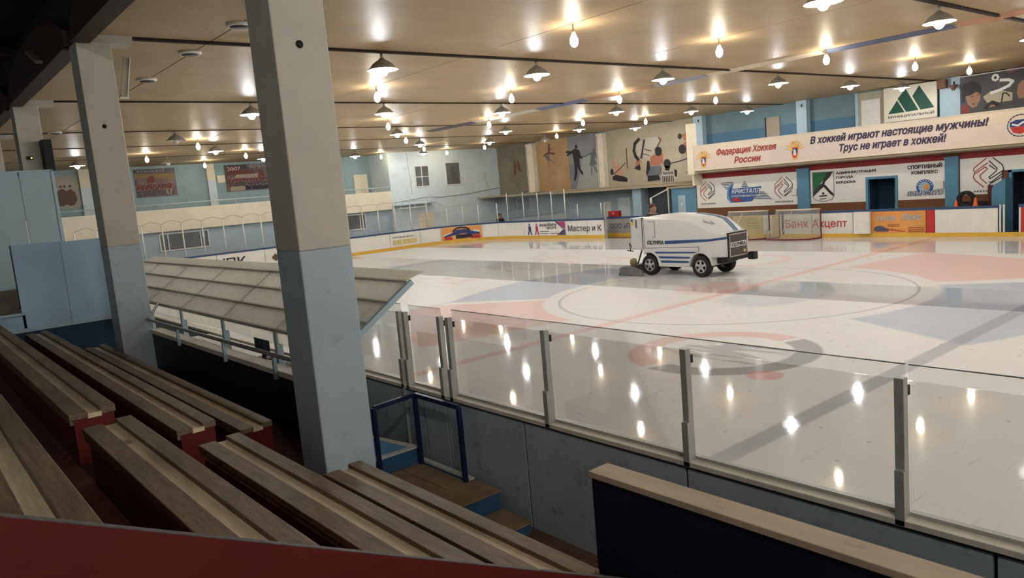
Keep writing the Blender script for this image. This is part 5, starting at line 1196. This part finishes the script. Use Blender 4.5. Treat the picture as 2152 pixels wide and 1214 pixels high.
# ------------------------------------------------------------------ ice resurfacing machine
M_ZW = paint('machine_white', (0.66, 0.655, 0.64), 0.35, 0.03, 2, spec=0.5)
M_ZB = flat('machine_blue', (0.03, 0.07, 0.20)); M_ZT = flat('machine_teal', (0.06, 0.15, 0.22))
M_CHAS = paint('chassis_black', (0.018, 0.018, 0.018), 0.5, 0.2, 6); M_RIM = paint('alloy_rim', (0.55, 0.55, 0.54), 0.3, 0.08, 6, metal=0.7)
M_SLED = paint('galvanised_sled', (0.20, 0.20, 0.19), 0.5, 0.2, 5, metal=0.3); M_SEAM = flat('seam_dark', (0.05, 0.05, 0.05))
zm = thing('ice_resurfacer', (19.72, 14.9, 0.0), 'white ice resurfacing machine with blue stripes standing on the ice', 'ice resurfacer')
XC, HW = 19.72, 0.73
def interp(tab, y):
    tab = sorted(tab)
    if y <= tab[0][0]: return tab[0][1]
    for (a, u), (b, v) in zip(tab, tab[1:]):
        if y <= b: return u + (v - u) * (y - a) / (b - a)
    return tab[-1][1]
SIDE = [(16.25, 1.86), (14.9, 1.81), (14.3, 1.73), (14.0, 1.60), (13.7, 1.43), (13.45, 1.35), (13.2, 1.31)]
CEN = [(16.25, 1.90), (15.4, 1.96), (14.5, 1.92), (13.9, 1.84), (13.6, 1.75), (13.4, 1.58), (13.25, 1.42), (13.2, 1.37)]
WID = [(13.2, 0.52), (13.26, 0.58), (13.4, 0.66), (13.6, 0.715), (13.8, 0.73), (16.25, 0.73)]
def zb(y):
    for c in (14.06, 16.06):
        if abs(y - c) < 0.405: return 0.335 + math.sqrt(0.405 ** 2 - (y - c) ** 2) * 1.0
    return 0.62 if y < 13.66 else (0.30 if y < 15.66 else 0.84)
ys = [13.2, 13.26, 13.33, 13.4, 13.5, 13.6, 13.654]
ys += [13.656 + 0.808 * i / 14 for i in range(15)] + [14.466] + [14.55 + 0.15 * i for i in range(8)] + [15.653] + [15.656 + 0.594 * i / 10 for i in range(11)]
rings = []
for y in ys:
    w, zs, zc_, z0 = interp(WID, y), interp(SIDE, y), interp(CEN, y), zb(y)
    half = [(w - .02, z0), (w, min(z0 + .03, zs - .12)), (w, zs - .10), (w - .02, zs - .03), (w - .09, zs + .01), (w * .62, zs + (zc_ - zs) * .62), (w * .3, zs + (zc_ - zs) * .94), (0, zc_)]
    rings.append([(XC - a, y, b) for a, b in half] + [(XC + a, y, b) for a, b in half[-2::-1]])
hull = MB().loft(rings).build('hull', M_ZW, zm); es = hull.modifiers.new('split', 'EDGE_SPLIT'); es.split_angle = math.radians(26)
bx('rear_tank', M_ZW, zm, 18.97, 19.50, 16.27, 16.74, 0.84, 1.88, 0.03)
bx('cockpit_side', M_ZW, zm, 20.36, 20.46, 16.27, 17.0, 0.84, 1.55, 0.02); bx('cockpit_floor', M_CHAS, zm, 19.5, 20.40, 16.27, 17.0, 0.82, 0.87)
ts = bx('seat', M_CHAS, zm, 19.78, 20.22, 16.44, 16.86, 1.0, 1.355, 0.03); bx('seat_back', M_CHAS, zm, 19.78, 20.22, 16.86, 16.95, 1.15, 1.75, 0.03)
MB().tube([(20.0 + .16 * math.cos(a), 16.33 + .05 * math.sin(a), 1.66 + .14 * math.sin(a)) for a in [i * 2 * math.pi / 18 for i in range(18)]], .014, 6, True).build('steering_wheel', M_CHAS, zm)
bx('body_seam', M_SEAM, zm, 18.985, 19.3, 16.245, 16.275, 0.84, 1.87)
bx('door_handle', M_CHAS, zm, 18.958, 18.972, 16.46, 16.50, 1.55, 1.82); bx('warning_sticker', M_YEL, zm, 18.964, 18.970, 16.58, 16.70, 1.64, 1.75); bx('filler_cap', M_CHAS, zm, 18.955, 18.972, 16.62, 16.68, 1.76, 1.84)
bx('tail_light', M_RED2, zm, 19.02, 19.06, 16.74, 16.77, 1.25, 1.6)
xd = XC - HW - .004
dz = lambda name, polys, m: decal(name, 'X', xd + .004, polys, m, zm, .006)
dz('blue_stripe', [[(15.36, 1.02), (13.75, 1.10), (13.75, 1.175), (15.36, 1.13)]], M_ZB)
MB().prism([(0, 0), (0, 0), (0, 0)], 'Z', 0, 0) if False else None
noseb = MB()
for y0, y1 in ((13.75, 13.6), (13.6, 13.4), (13.4, 13.26), (13.26, 13.2)):
    xa, xb_ = XC - interp(WID, y0) - .004, XC - interp(WID, y1) - .004
    za, zb_ = 1.10 + .055 * (13.75 - y0) / .55, 1.10 + .055 * (13.75 - y1) / .55
    noseb.add([(xa, y0, za), (xb_, y1, zb_), (xb_, y1, zb_ + .07), (xa, y0, za + .072), (xa + .01, y0, za), (xb_ + .01, y1, zb_), (xb_ + .01, y1, zb_ + .07), (xa + .01, y0, za + .072)], [(0, 1, 2, 3), (7, 6, 5, 4), (0, 4, 5, 1), (3, 2, 6, 7)])
noseb.build('blue_stripe', M_ZB, zm)
dz('blue_stripe', [[(15.74, .72), (14.28, .745), (14.12, .79), (15.80, .775)]], M_ZB); dz('blue_stripe', [[(15.60, .57), (14.44, .58), (14.40, .635), (15.65, .635)]], M_ZB); dz('blue_stripe', [[(15.54, .43), (14.47, .44), (14.47, .50), (15.57, .50)]], M_ZB)
dz('panel_seams', [[(16.2, .885), (14.08, .935), (14.08, .945), (16.2, .895)], [(14.085, .80), (14.07, .80), (14.07, .945), (14.085, .945)], [(16.2, .885), (16.19, .885), (16.19, 1.80), (16.2, 1.80)], [(15.86, 1.24), (15.75, 1.24), (15.75, 1.25), (15.86, 1.25)], [(15.75, 1.24), (15.74, 1.24), (15.74, 1.76), (15.75, 1.76)], [(16.0, 1.75), (15.74, 1.75), (15.74, 1.76), (16.0, 1.76)]], M_SEAM)
lettering('OLYMPIA', 'X', xd - .004, (16.08, 15.40, 1.01, 1.14), M_SEAM, zm, 0.1, 0.05)
for x0, x1, m in ((19.58, 19.68, M_ZT), (19.70, 19.80, M_ZB)):
    st_ = MB(); yy = [13.2, 13.25, 13.4, 13.6, 13.9, 14.3, 14.6]
    for a, b in zip(yy, yy[1:]):
        def hz(x, y): 
            t = abs(x - XC) / interp(WID, y); zs, zc_ = interp(SIDE, y), interp(CEN, y)
            return zc_ - (zc_ - zs) * .06 * t / .3 + .006
        st_.add([(x0, a, hz(x0, a)), (x1, a, hz(x1, a)), (x1, b, hz(x1, b)), (x0, b, hz(x0, b))], [(0, 1, 2, 3)])
    st_.build('hood_stripe', m, zm)
for k in range(2):
    MB().bar((19.16 + .07 * k, 14.0 - .22 * k, 1.73 - .03 * k), (19.26 + .07 * k, 13.62 - .2 * k, 1.56 - .1 * k), .03, .03).build('hood_vent', M_RIM, zm)
# grille
gr = bx('grille', M_CHAS, zm, 19.20, 20.17, 13.15, 13.21, 0.57, 1.33)
for x0, x1, z0, z1 in ((19.22, 19.27, .60, 1.30), (20.10, 20.15, .60, 1.30), (19.27, 20.10, 1.25, 1.30), (19.27, 20.10, .60, .64)): bx('grille_frame', M_RIM, gr, x0, x1, 13.135, 13.15, z0, z1)
bx('name_plate', M_ZW, gr, 19.30, 20.07, 13.13, 13.148, .88, 1.04)
for k in range(7): bx('slat', paint('grille_slat', (0.16, 0.155, 0.14), 0.4, 0.1, 4, metal=0.4), gr, 19.30, 20.07, 13.137, 13.15, 1.055 + .026 * k, 1.073 + .026 * k)
for k in range(7): bx('slat', MATS['grille_slat'], gr, 19.30, 20.07, 13.137, 13.15, .655 + .03 * k, .675 + .03 * k)
lettering('OLYMPIA', 'Y', 13.127, (19.33, 20.04, .90, 1.02), M_SEAM, gr, 0.1, 0.05)
bx('maker_badge', M_PALEY, gr, 19.92, 20.04, 13.125, 13.137, .69, .78)
bx('chassis', M_CHAS, zm, 19.30, 20.14, 13.5, 16.4, 0.40, 0.68); bx('bumper', M_CHAS, zm, 19.15, 20.30, 13.08, 13.2, 0.50, 0.59, .01); bx('bumper_block', M_CHAS, zm, 20.24, 20.44, 12.98, 13.2, 0.42, 0.66, .01)
bx('nose_corner', M_ZW, zm, 20.17, 20.25, 13.17, 13.3, 0.62, 1.30, .02); bx('corner_light', M_CHAS, zm, 20.25, 20.28, 13.17, 13.22, 1.05, 1.12)
MB().tube([(19.3, 13.8, .34), (20.2, 13.8, .34)], .05, 8).tube([(19.3, 16.06, .34), (20.2, 16.06, .34)], .06, 8).build('axle', M_CHAS, zm)
def wheel(x, y, s):
    t = MB().lathe([(.20, -.10), (.235, -.12), (.30, -.12), (.33, -.085), (.335, 0), (.33, .085), (.30, .12), (.235, .12), (.20, .10), (.20, -.10)], (x, y, .335), 30, 'X', True, False).build('tyre', M_RUB, zm)
    MB().lathe([(.20, -.09), (.20, .09)], (x, y, .335), 24, 'X', True, False).build('rim', M_RIM, t)
    xo = x + s * .095; disc_ = MB()
    for k in range(5):
        a = 2 * math.pi * k / 5 + .3; ca_, sa_ = math.cos(a), math.sin(a)
        disc_.bar((xo, y + .03 * ca_, .335 + .03 * sa_), (xo, y + .195 * ca_, .335 + .195 * sa_), .075, .02, (1, 0, 0))
    disc_.tube([(xo, y + .19 * math.cos(q), .335 + .19 * math.sin(q)) for q in [i * 2 * math.pi / 24 for i in range(24)]], .018, 6, True)
    disc_.lathe([(0, s * .02), (.055, s * .012), (.06, 0)], (xo, y, .335), 14, 'X'); disc_.build('spokes', M_RIM, t)
    MB().lathe([(.0, 0), (.17, 0), (.17, .01), (0, .01)], (xo - s * .05, y, .335), 18, 'X').build('brake_disc', M_CHAS, t)
for x, s in ((19.12, -1), (20.32, 1)):
    for y in (14.06, 16.06): wheel(x, y, s)
sled = MB().prism([(17.10, .015), (17.10, .23), (16.98, .30), (16.55, .31), (16.14, .17), (16.14, .015)], 'X', 18.70, 18.78).prism([(17.10, .015), (17.10, .23), (16.98, .30), (16.7, .31), (16.7, .015)], 'X', 18.78, 20.70).prism([(17.10, .015), (17.10, .23), (16.98, .30), (16.55, .31), (16.14, .17), (16.14, .015)], 'X', 20.70, 20.78).build('conditioner_sled', M_SLED, zm)
bx('sled_edge', M_CHAS, zm, 18.69, 20.79, 17.10, 17.13, .01, .07)
MB().lathe([(0, -.15), (.09, -.12), (.13, 0), (.1, .12), (0, .16)], (19.0, 16.72, .40), 12, 'Z').build('towel_drum', paint('mustard_sack', (0.24, 0.18, 0.09), .8, .2, 8), zm)
MB().bar((19.2, 16.5, .8), (19.1, 16.62, .35), .05).bar((20.2, 16.5, .8), (20.3, 16.62, .35), .05).bar((19.05, 16.75, .78), (19.05, 17.0, .80), .03).bar((19.05, 16.75, .84), (19.05, 16.9, 1.05), .02).bar((19.05, 16.9, 1.05), (19.05, 16.86, .80), .02).build('lift_arms', M_CHAS, zm)

# ------------------------------------------------------------------ people
def skinned(name, chains, mat, parent=None, loc=(0, 0, 0), sub=2):
    """chains: list of [(x,y,z,r), ...]; equal points are shared; the first point of the first chain is the root"""
    vs, rs, es, idx = [], [], [], {}
    for ch in chains:
        prev = None
        for x, y, z, r in ch:
            k = (round(x, 3), round(y, 3), round(z, 3))
            if k not in idx: idx[k] = len(vs); vs.append((x, y, z)); rs.append(r)
            if prev is not None and prev != idx[k]: es.append((prev, idx[k]))
            prev = idx[k]
    me = bpy.data.meshes.new(name); me.from_pydata(vs, es, [])
    o = bpy.data.objects.new(name, me); col.objects.link(o); me.materials.append(mat)
    sk = o.modifiers.new('skin', 'SKIN'); sk.use_smooth_shade = True
    lay = me.skin_vertices[0].data if me.skin_vertices else None
    if lay is None:
        bm = bmesh.new(); bm.from_mesh(me); bm.verts.layers.skin.verify(); bm.to_mesh(me); bm.free(); lay = me.skin_vertices[0].data
    for i, r in enumerate(rs): lay[i].radius = (r, r); lay[i].use_root = (i == 0)
    ss = o.modifiers.new('sub', 'SUBSURF'); ss.levels = sub; ss.render_levels = sub
    o.location = loc; o.parent = parent
    return o
M_SK = flat('skin', (0.34, 0.19, 0.135)); M_JKT = flat('black_jacket', (0.018, 0.018, 0.022)); M_TRS = flat('dark_trousers', (0.03, 0.03, 0.04)); M_HR = flat('dark_hair', (0.03, 0.022, 0.018)); M_CAPP = flat('maroon_cap', (0.10, 0.03, 0.03))
def seated(lb, loc, arms_fwd, hair_mat, mat_j):
    """seated figure facing -y, origin at the seat"""
    P, Ch, Nk = (0, .02, .12, .16), (0, .03, .46, .18), (0, .0, .62, .075)
    head = [Nk, (0, -.02, .67, .11), (0, -.02, .755, .135), (0, -.01, .84, .115)]
    ch = [[P, (0, .02, .30, .14), Ch, Nk], head, [(0, -.02, .755, .135), (0, -.12, .745, .02)]]
    tr, jk = [[P]], [[(0, .02, .12, .19), (0, .02, .30, .19), (0, .03, .46, .21), (0, .01, .63, .13)]]
    for s in (-1, 1):
        hip, kn, an, toe = (s * .10, 0, .09, .09), (s * .12, -.30, .10, .065), (s * .12, -.24, -.28, .045), (s * .13, -.32, -.30, .035)
        ch += [[P, hip, kn, an, toe]]; tr += [[P, (hip[0], hip[1], hip[2], .10), (kn[0], kn[1], kn[2], .078), (an[0], an[1], an[2], .06)]]
        sh, el, wr = (s * .19, .03, .50, .095), (s * .25, -.08, .26, .065), ((s * .14, -.24, .36, .035) if arms_fwd else (s * .12, -.22, .14, .035))
        ch += [[Ch, sh, el, wr]]; jk += [[(0, .03, .46, .21), (sh[0], sh[1], sh[2], .115), (el[0], el[1], el[2], .085), (wr[0], wr[1] + .02, wr[2], .06)]]
        hx, hy, hzz = wr[0], wr[1] - .07, wr[2] - .01
        ch += [[wr, (hx, hy, hzz, .03)]]
        for f in range(4): ch += [[(hx, hy, hzz, .03), (hx + (f - 1.5) * .018, hy - .05, hzz, .010), (hx + (f - 1.5) * .018, hy - .07 - .006 * (f in (1, 2)), hzz - .03, .009)]]
        ch += [[(hx, hy + .03, hzz, .028), (hx - s * .035, hy, hzz + .005, .011), (hx - s * .04, hy - .035, hzz - .01, .009)]]
    b = skinned('person', ch, M_SK, None, loc); tag(b, lb, 'person')
    skinned('jacket', jk, mat_j, b); skinned('trousers', tr, M_TRS, b)
    MB().lathe([(.098, -.02), (.105, .03), (.085, .09), (.04, .115), (0, .12)], (loc[0], loc[1] + .01, loc[2] + .785), 14).build('hair', hair_mat, b)
    for s in (-1, 1):
        MB().lathe([(0, -.008), (.010, -.004), (.010, .004), (0, .008)], (loc[0] + s * .034, loc[1] - .108, loc[2] + .775), 8, 'Y').build('eye', M_BLK, b)
        MB().lathe([(0, -.012), (.022, -.006), (.022, .006), (0, .012)], (loc[0] + s * .097, loc[1] - .01, loc[2] + .76), 8, 'X').build('ear', M_SK, b)
    MB().bar((loc[0] - .025, loc[1] - .105, loc[2] + .71), (loc[0] + .025, loc[1] - .105, loc[2] + .71), .01).build('mouth', flat('lips', (.35, .12, .10)), b)
    return b
drv = seated('driver in a black jacket seated high at the back of the ice machine', (20.0, 16.62, 1.36), True, M_HR, M_JKT)
MB().lathe([(.108, 0), (.11, .03), (.095, .085), (.05, .115), (0, .12)], (20.0, 16.62, 1.36 + .805), 14).build('cap', M_CAPP, drv)
MB().bar((20.0 - .16, 16.66, 1.36 + .56), (20.0 - .24, 16.58, 1.36 + .36), .03, .012).build('sleeve_stripe', M_WHP, drv)
hs_ = thing('stool', (30.95, 38.35, -0.06), 'low dark stool behind the far corner boards', 'stool'); bx('seat', M_CHAS, hs_, 30.75, 31.15, 38.15, 38.55, .64, .70); bx('legs', M_CHAS, hs_, 30.8, 31.1, 38.2, 38.5, -.06, .64)
sp_ = seated('person in dark clothes sitting behind the far corner boards', (30.95, 38.35, .70), False, M_HR, M_JKT)

# ------------------------------------------------------------------ goals by the far boards
M_GRED = paint('goal_red', (0.20, 0.02, 0.025), 0.45, 0.1, 4); M_NET = paint('net_cord', (0.50, 0.47, 0.41), 0.8, 0.08, 6); M_PADW = paint('goal_pad_white', (0.66, 0.60, 0.50), 0.6, 0.06, 4)
def goal(y0, lb):
    t = thing('hockey_goal', (29.8, y0 + .95, 0), lb, 'goal', 'hockey goals by the far boards')
    base = [(30.2, y0, .03), (29.75, y0 + .0, .03), (29.4, y0 + .18, .03), (29.25, y0 + .6, .03), (29.22, y0 + 1.1, .03), (29.25, y0 + 1.65, .03), (29.4, y0 + 2.1, .03), (29.75, y0 + 2.3, .03), (30.2, y0 + 1.9, .03)]
    top = [(30.2, y0, 1.22), (29.95, y0 + .02, 1.24), (29.75, y0 + .12, 1.25), (29.68, y0 + .5, 1.25), (29.66, y0 + .95, 1.25), (29.68, y0 + 1.4, 1.25), (29.75, y0 + 1.75, 1.25), (29.95, y0 + 1.88, 1.24), (30.2, y0 + 1.9, 1.22)]
    MB().tube(base, .03, 8).build('base_frame', M_GRED, t); MB().tube([(30.2, y0, 0), (30.2, y0, 1.22)], .03, 8).tube([(30.2, y0 + 1.9, 0), (30.2, y0 + 1.9, 1.22)], .03, 8).tube([(30.2, y0, 1.22), (30.2, y0 + 1.9, 1.22)], .03, 8).build('posts_and_bar', M_GRED, t)
    MB().tube(top, .03, 8).build('top_frame', M_PADW, t); MB().tube([top[4], (base[4][0], base[4][1] + .25, .03)], .014, 6).build('centre_cord', M_PADW, t)
    def dens(pts, n):
        L = [0]
        for a, b in zip(pts, pts[1:]): L.append(L[-1] + (Vector(b) - Vector(a)).length)
        out = []
        for i in range(n + 1):
            s = L[-1] * i / n
            for k in range(len(pts) - 1):
                if s <= L[k + 1] + 1e-6: out.append(Vector(pts[k]).lerp(Vector(pts[k + 1]), (s - L[k]) / max(1e-6, L[k + 1] - L[k]))); break
        return out
    n, m = 60, 30; A, B = dens(top, n), dens(base, n); vs, fs = [], []
    for j in range(m + 1):
        q = j / m
        for i in range(n + 1):
            p = A[i].lerp(B[i], q); p = p + Vector((.06 * math.sin(math.pi * q) * (1 if 0 < i < n else 0), 0, 0)); vs.append(p)
    for j in range(m):
        for i in range(n): fs.append((j * (n + 1) + i, j * (n + 1) + i + 1, (j + 1) * (n + 1) + i + 1, (j + 1) * (n + 1) + i))
    o = MB().add(vs, fs).build('net', M_NET, t); o['kind'] = 'stuff'
    wf = o.modifiers.new('wire', 'WIREFRAME'); wf.thickness = .010; wf.use_replace = True
goal(16.15, 'hockey goal with grey net in front of the bank advertisement'); goal(18.55, 'hockey goal partly hidden behind the ice machine')

# ------------------------------------------------------------------ ceiling lamps
M_SHADE = paint('grey_shade', (0.36, 0.335, 0.29), 0.45, 0.1, 4); M_REFL = paint('shade_inside', (0.80, 0.78, 0.72), 0.4, 0.03, 4)
E_DOME = emit('mercury_bulb', (0.95, 0.975, 1.0), DOME_W); E_BULB = emit('warm_bulb', (1.0, 0.89, 0.68), BULB_W)
M_OFFB = paint('unlit_bulb', (0.70, 0.68, 0.62), 0.3, 0.05, 5)
def dome(lit):
    t = thing('dome_lamp', (0, 0, CEIL), '', 'lamp', 'white dome pendant lamps under the ceiling')
    MB().tube([(0, 0, CEIL), (0, 0, CEIL - .12)], .03, 8).build('stem', M_SHADE, t, (0, 0, CEIL))
    MB().lathe([(.0, -.10), (.055, -.10), (.065, -.13), (.12, -.155), (.20, -.21), (.26, -.28), (.315, -.325), (.318, -.335)], (0, 0, CEIL), 24, 'Z', True, False).build('shade', M_SHADE, t)
    MB().lathe([(.0, -.115), (.05, -.125), (.115, -.165), (.19, -.222), (.25, -.29), (.308, -.333)], (0, 0, CEIL), 24, 'Z', True, False).build('reflector', M_REFL, t)
    MB().lathe([(0, -.11), (.055, -.09), (.095, -.04), (.105, .02), (.085, .07), (0, .11)], (0, 0, CEIL - .355), 10).build('bulb', E_DOME if lit else M_OFFB, t)
    return t
def bulb():
    t = thing('bare_bulb', (0, 0, CEIL), '', 'lamp', 'bare bulbs under the ceiling')
    MB().tube([(0, 0, CEIL), (0, 0, CEIL - .10)], .015, 6).build('cord', M_SHADE, t); MB().lathe([(.035, 0), (.04, -.07), (.0, -.07)], (0, 0, CEIL - .10), 10).build('socket', M_SHADE, t)
    MB().lathe([(0, -.13), (.05, -.11), (.078, -.05), (.078, .02), (.05, .08), (.03, .12), (0, .13)], (0, 0, CEIL - .29), 10).build('bulb', E_BULB, t)
    return t
DX = [8.4, 12.65, 17.4, 23.35, 28.25, 32.6]; DY = [6.6, 13.8, 20.95, 27.95, 33.9, 40.3]
ROWN = ['in the row nearest the camera', 'in the second row from the camera', 'in the third row from the camera', 'in the fourth row from the camera', 'in the fifth row from the camera', 'in the farthest row, by the end wall']
UNLIT = {(3, 0), (5, 1), (4, 4)}
SKIP = {(0, 0), (4, 0), (4, 3) if False else (9, 9), (0, 4), (0, 5), (3, 5) if False else (9, 8), (4, 5)}
JIT = {(4, 2): (22.4, 33.9), (4, 1): (11.6, 33.4), (4, 3): (27.3, 34.2), (4, 4): (31.4, 34.0), (5, 0): (7.25, 38.7), (5, 1): (11.35, 39.5), (5, 2): (16.2, 39.6), (5, 3): (22.4, 41.0), (5, 4): (27.4, 41.2), (3, 2): (17.35, 27.9)}
pl_, po_, pbu = dome(True), dome(False), bulb()
first = {True: True, False: True}
for j, y in enumerate(DY):
    for i, x in enumerate(DX):
        if (j, i) in SKIP or (j == 5 and i == 5): continue
        xx, yy = JIT.get((j, i), (x, y)); lit = (j, i) not in UNLIT
        lb = ('lit' if lit else 'unlit') + ' dome pendant lamp ' + ROWN[j] + ', ' + ORD[i] + ' from the stand'
        src = pl_ if lit else po_
        if first[lit]: src.location = (xx, yy, CEIL); src['label'] = lb; first[lit] = False
        else: dup(src, (xx, yy, CEIL), lb)
for j, y in enumerate((-0.6, -8.0, -15.5)):
    for i, x in enumerate(DX): dup(pl_, (x, y, CEIL), 'lit dome pendant lamp behind the camera, ' + ORD[j] + ' row back, ' + ORD[i] + ' from the stand')
BX = [10.6, 15.25, 20.1, 25.65, 30.1]; BY = [10.45, 17.85, 25.1, 31.6, 38.0]
BROW = ['between the first and second dome rows', 'between the second and third dome rows', 'between the third and fourth dome rows', 'between the fourth and fifth dome rows', 'close to the end wall']
BPOS = {(4, 0): (9.8, 37.2), (4, 1): (14.4, 37.3), (4, 2): (20.0, 38.5), (4, 3): (25.3, 37.9), (4, 4): (30.3, 38.5), (3, 0): (10.15, 31.1), (3, 4): (30.4, 31.9)}
BSKIP = {(0, 9), (2, 0), (3, 1), (1, 4), (3, 3), (4, 2)}
fb_ = True
for j, y in enumerate(BY):
    for i, x in enumerate(BX):
        if (j, i) in BSKIP: continue
        lb = 'lit bare bulb ' + BROW[j] + ', ' + ORD[i] + ' from the stand'; p = (*BPOS.get((j, i), (x, y)), CEIL)
        if fb_: pbu.location = p; pbu['label'] = lb; fb_ = False
        else: dup(pbu, p, lb)
dup(pbu, (14.45, 43.6, CEIL), 'lit bare bulb right in front of the end wall, left one'); dup(pbu, (25.6, 43.4, CEIL), 'lit bare bulb right in front of the end wall, right one'); dup(pbu, (30.1, 42.4, CEIL), 'lit bare bulb before the pale corner building')
for j, y in enumerate((3.1, -4.3, -11.7)):
    for i, x in enumerate(BX): dup(pbu, (x, y, CEIL), 'lit bare bulb behind the camera, ' + ORD[j] + ' row back, ' + ORD[i] + ' from the stand')
# added bulbs, out of view, put in to brighten the near side
E_FILL = emit('stand_fill_bulb', (1.0, 0.95, 0.86), 430.0)
for j, y in enumerate((-1.5, -7.0, -12.5, -18.0)):
    t = thing('bare_bulb', (0.6, y, 6.95), 'added unseen fill bulb under the roof over the seats, ' + ORD[j] + ' along the stand', 'lamp', 'added fill bulbs over the seats')
    MB().tube([(0.6, y, 7.3), (0.6, y, 6.95)], .015, 6).build('cord', M_SHADE, t)
    MB().lathe([(0, -.13), (.05, -.11), (.078, -.05), (.078, .02), (.05, .08), (.03, .12), (0, .13)], (0.6, y, 6.85), 10).build('bulb', E_FILL, t)
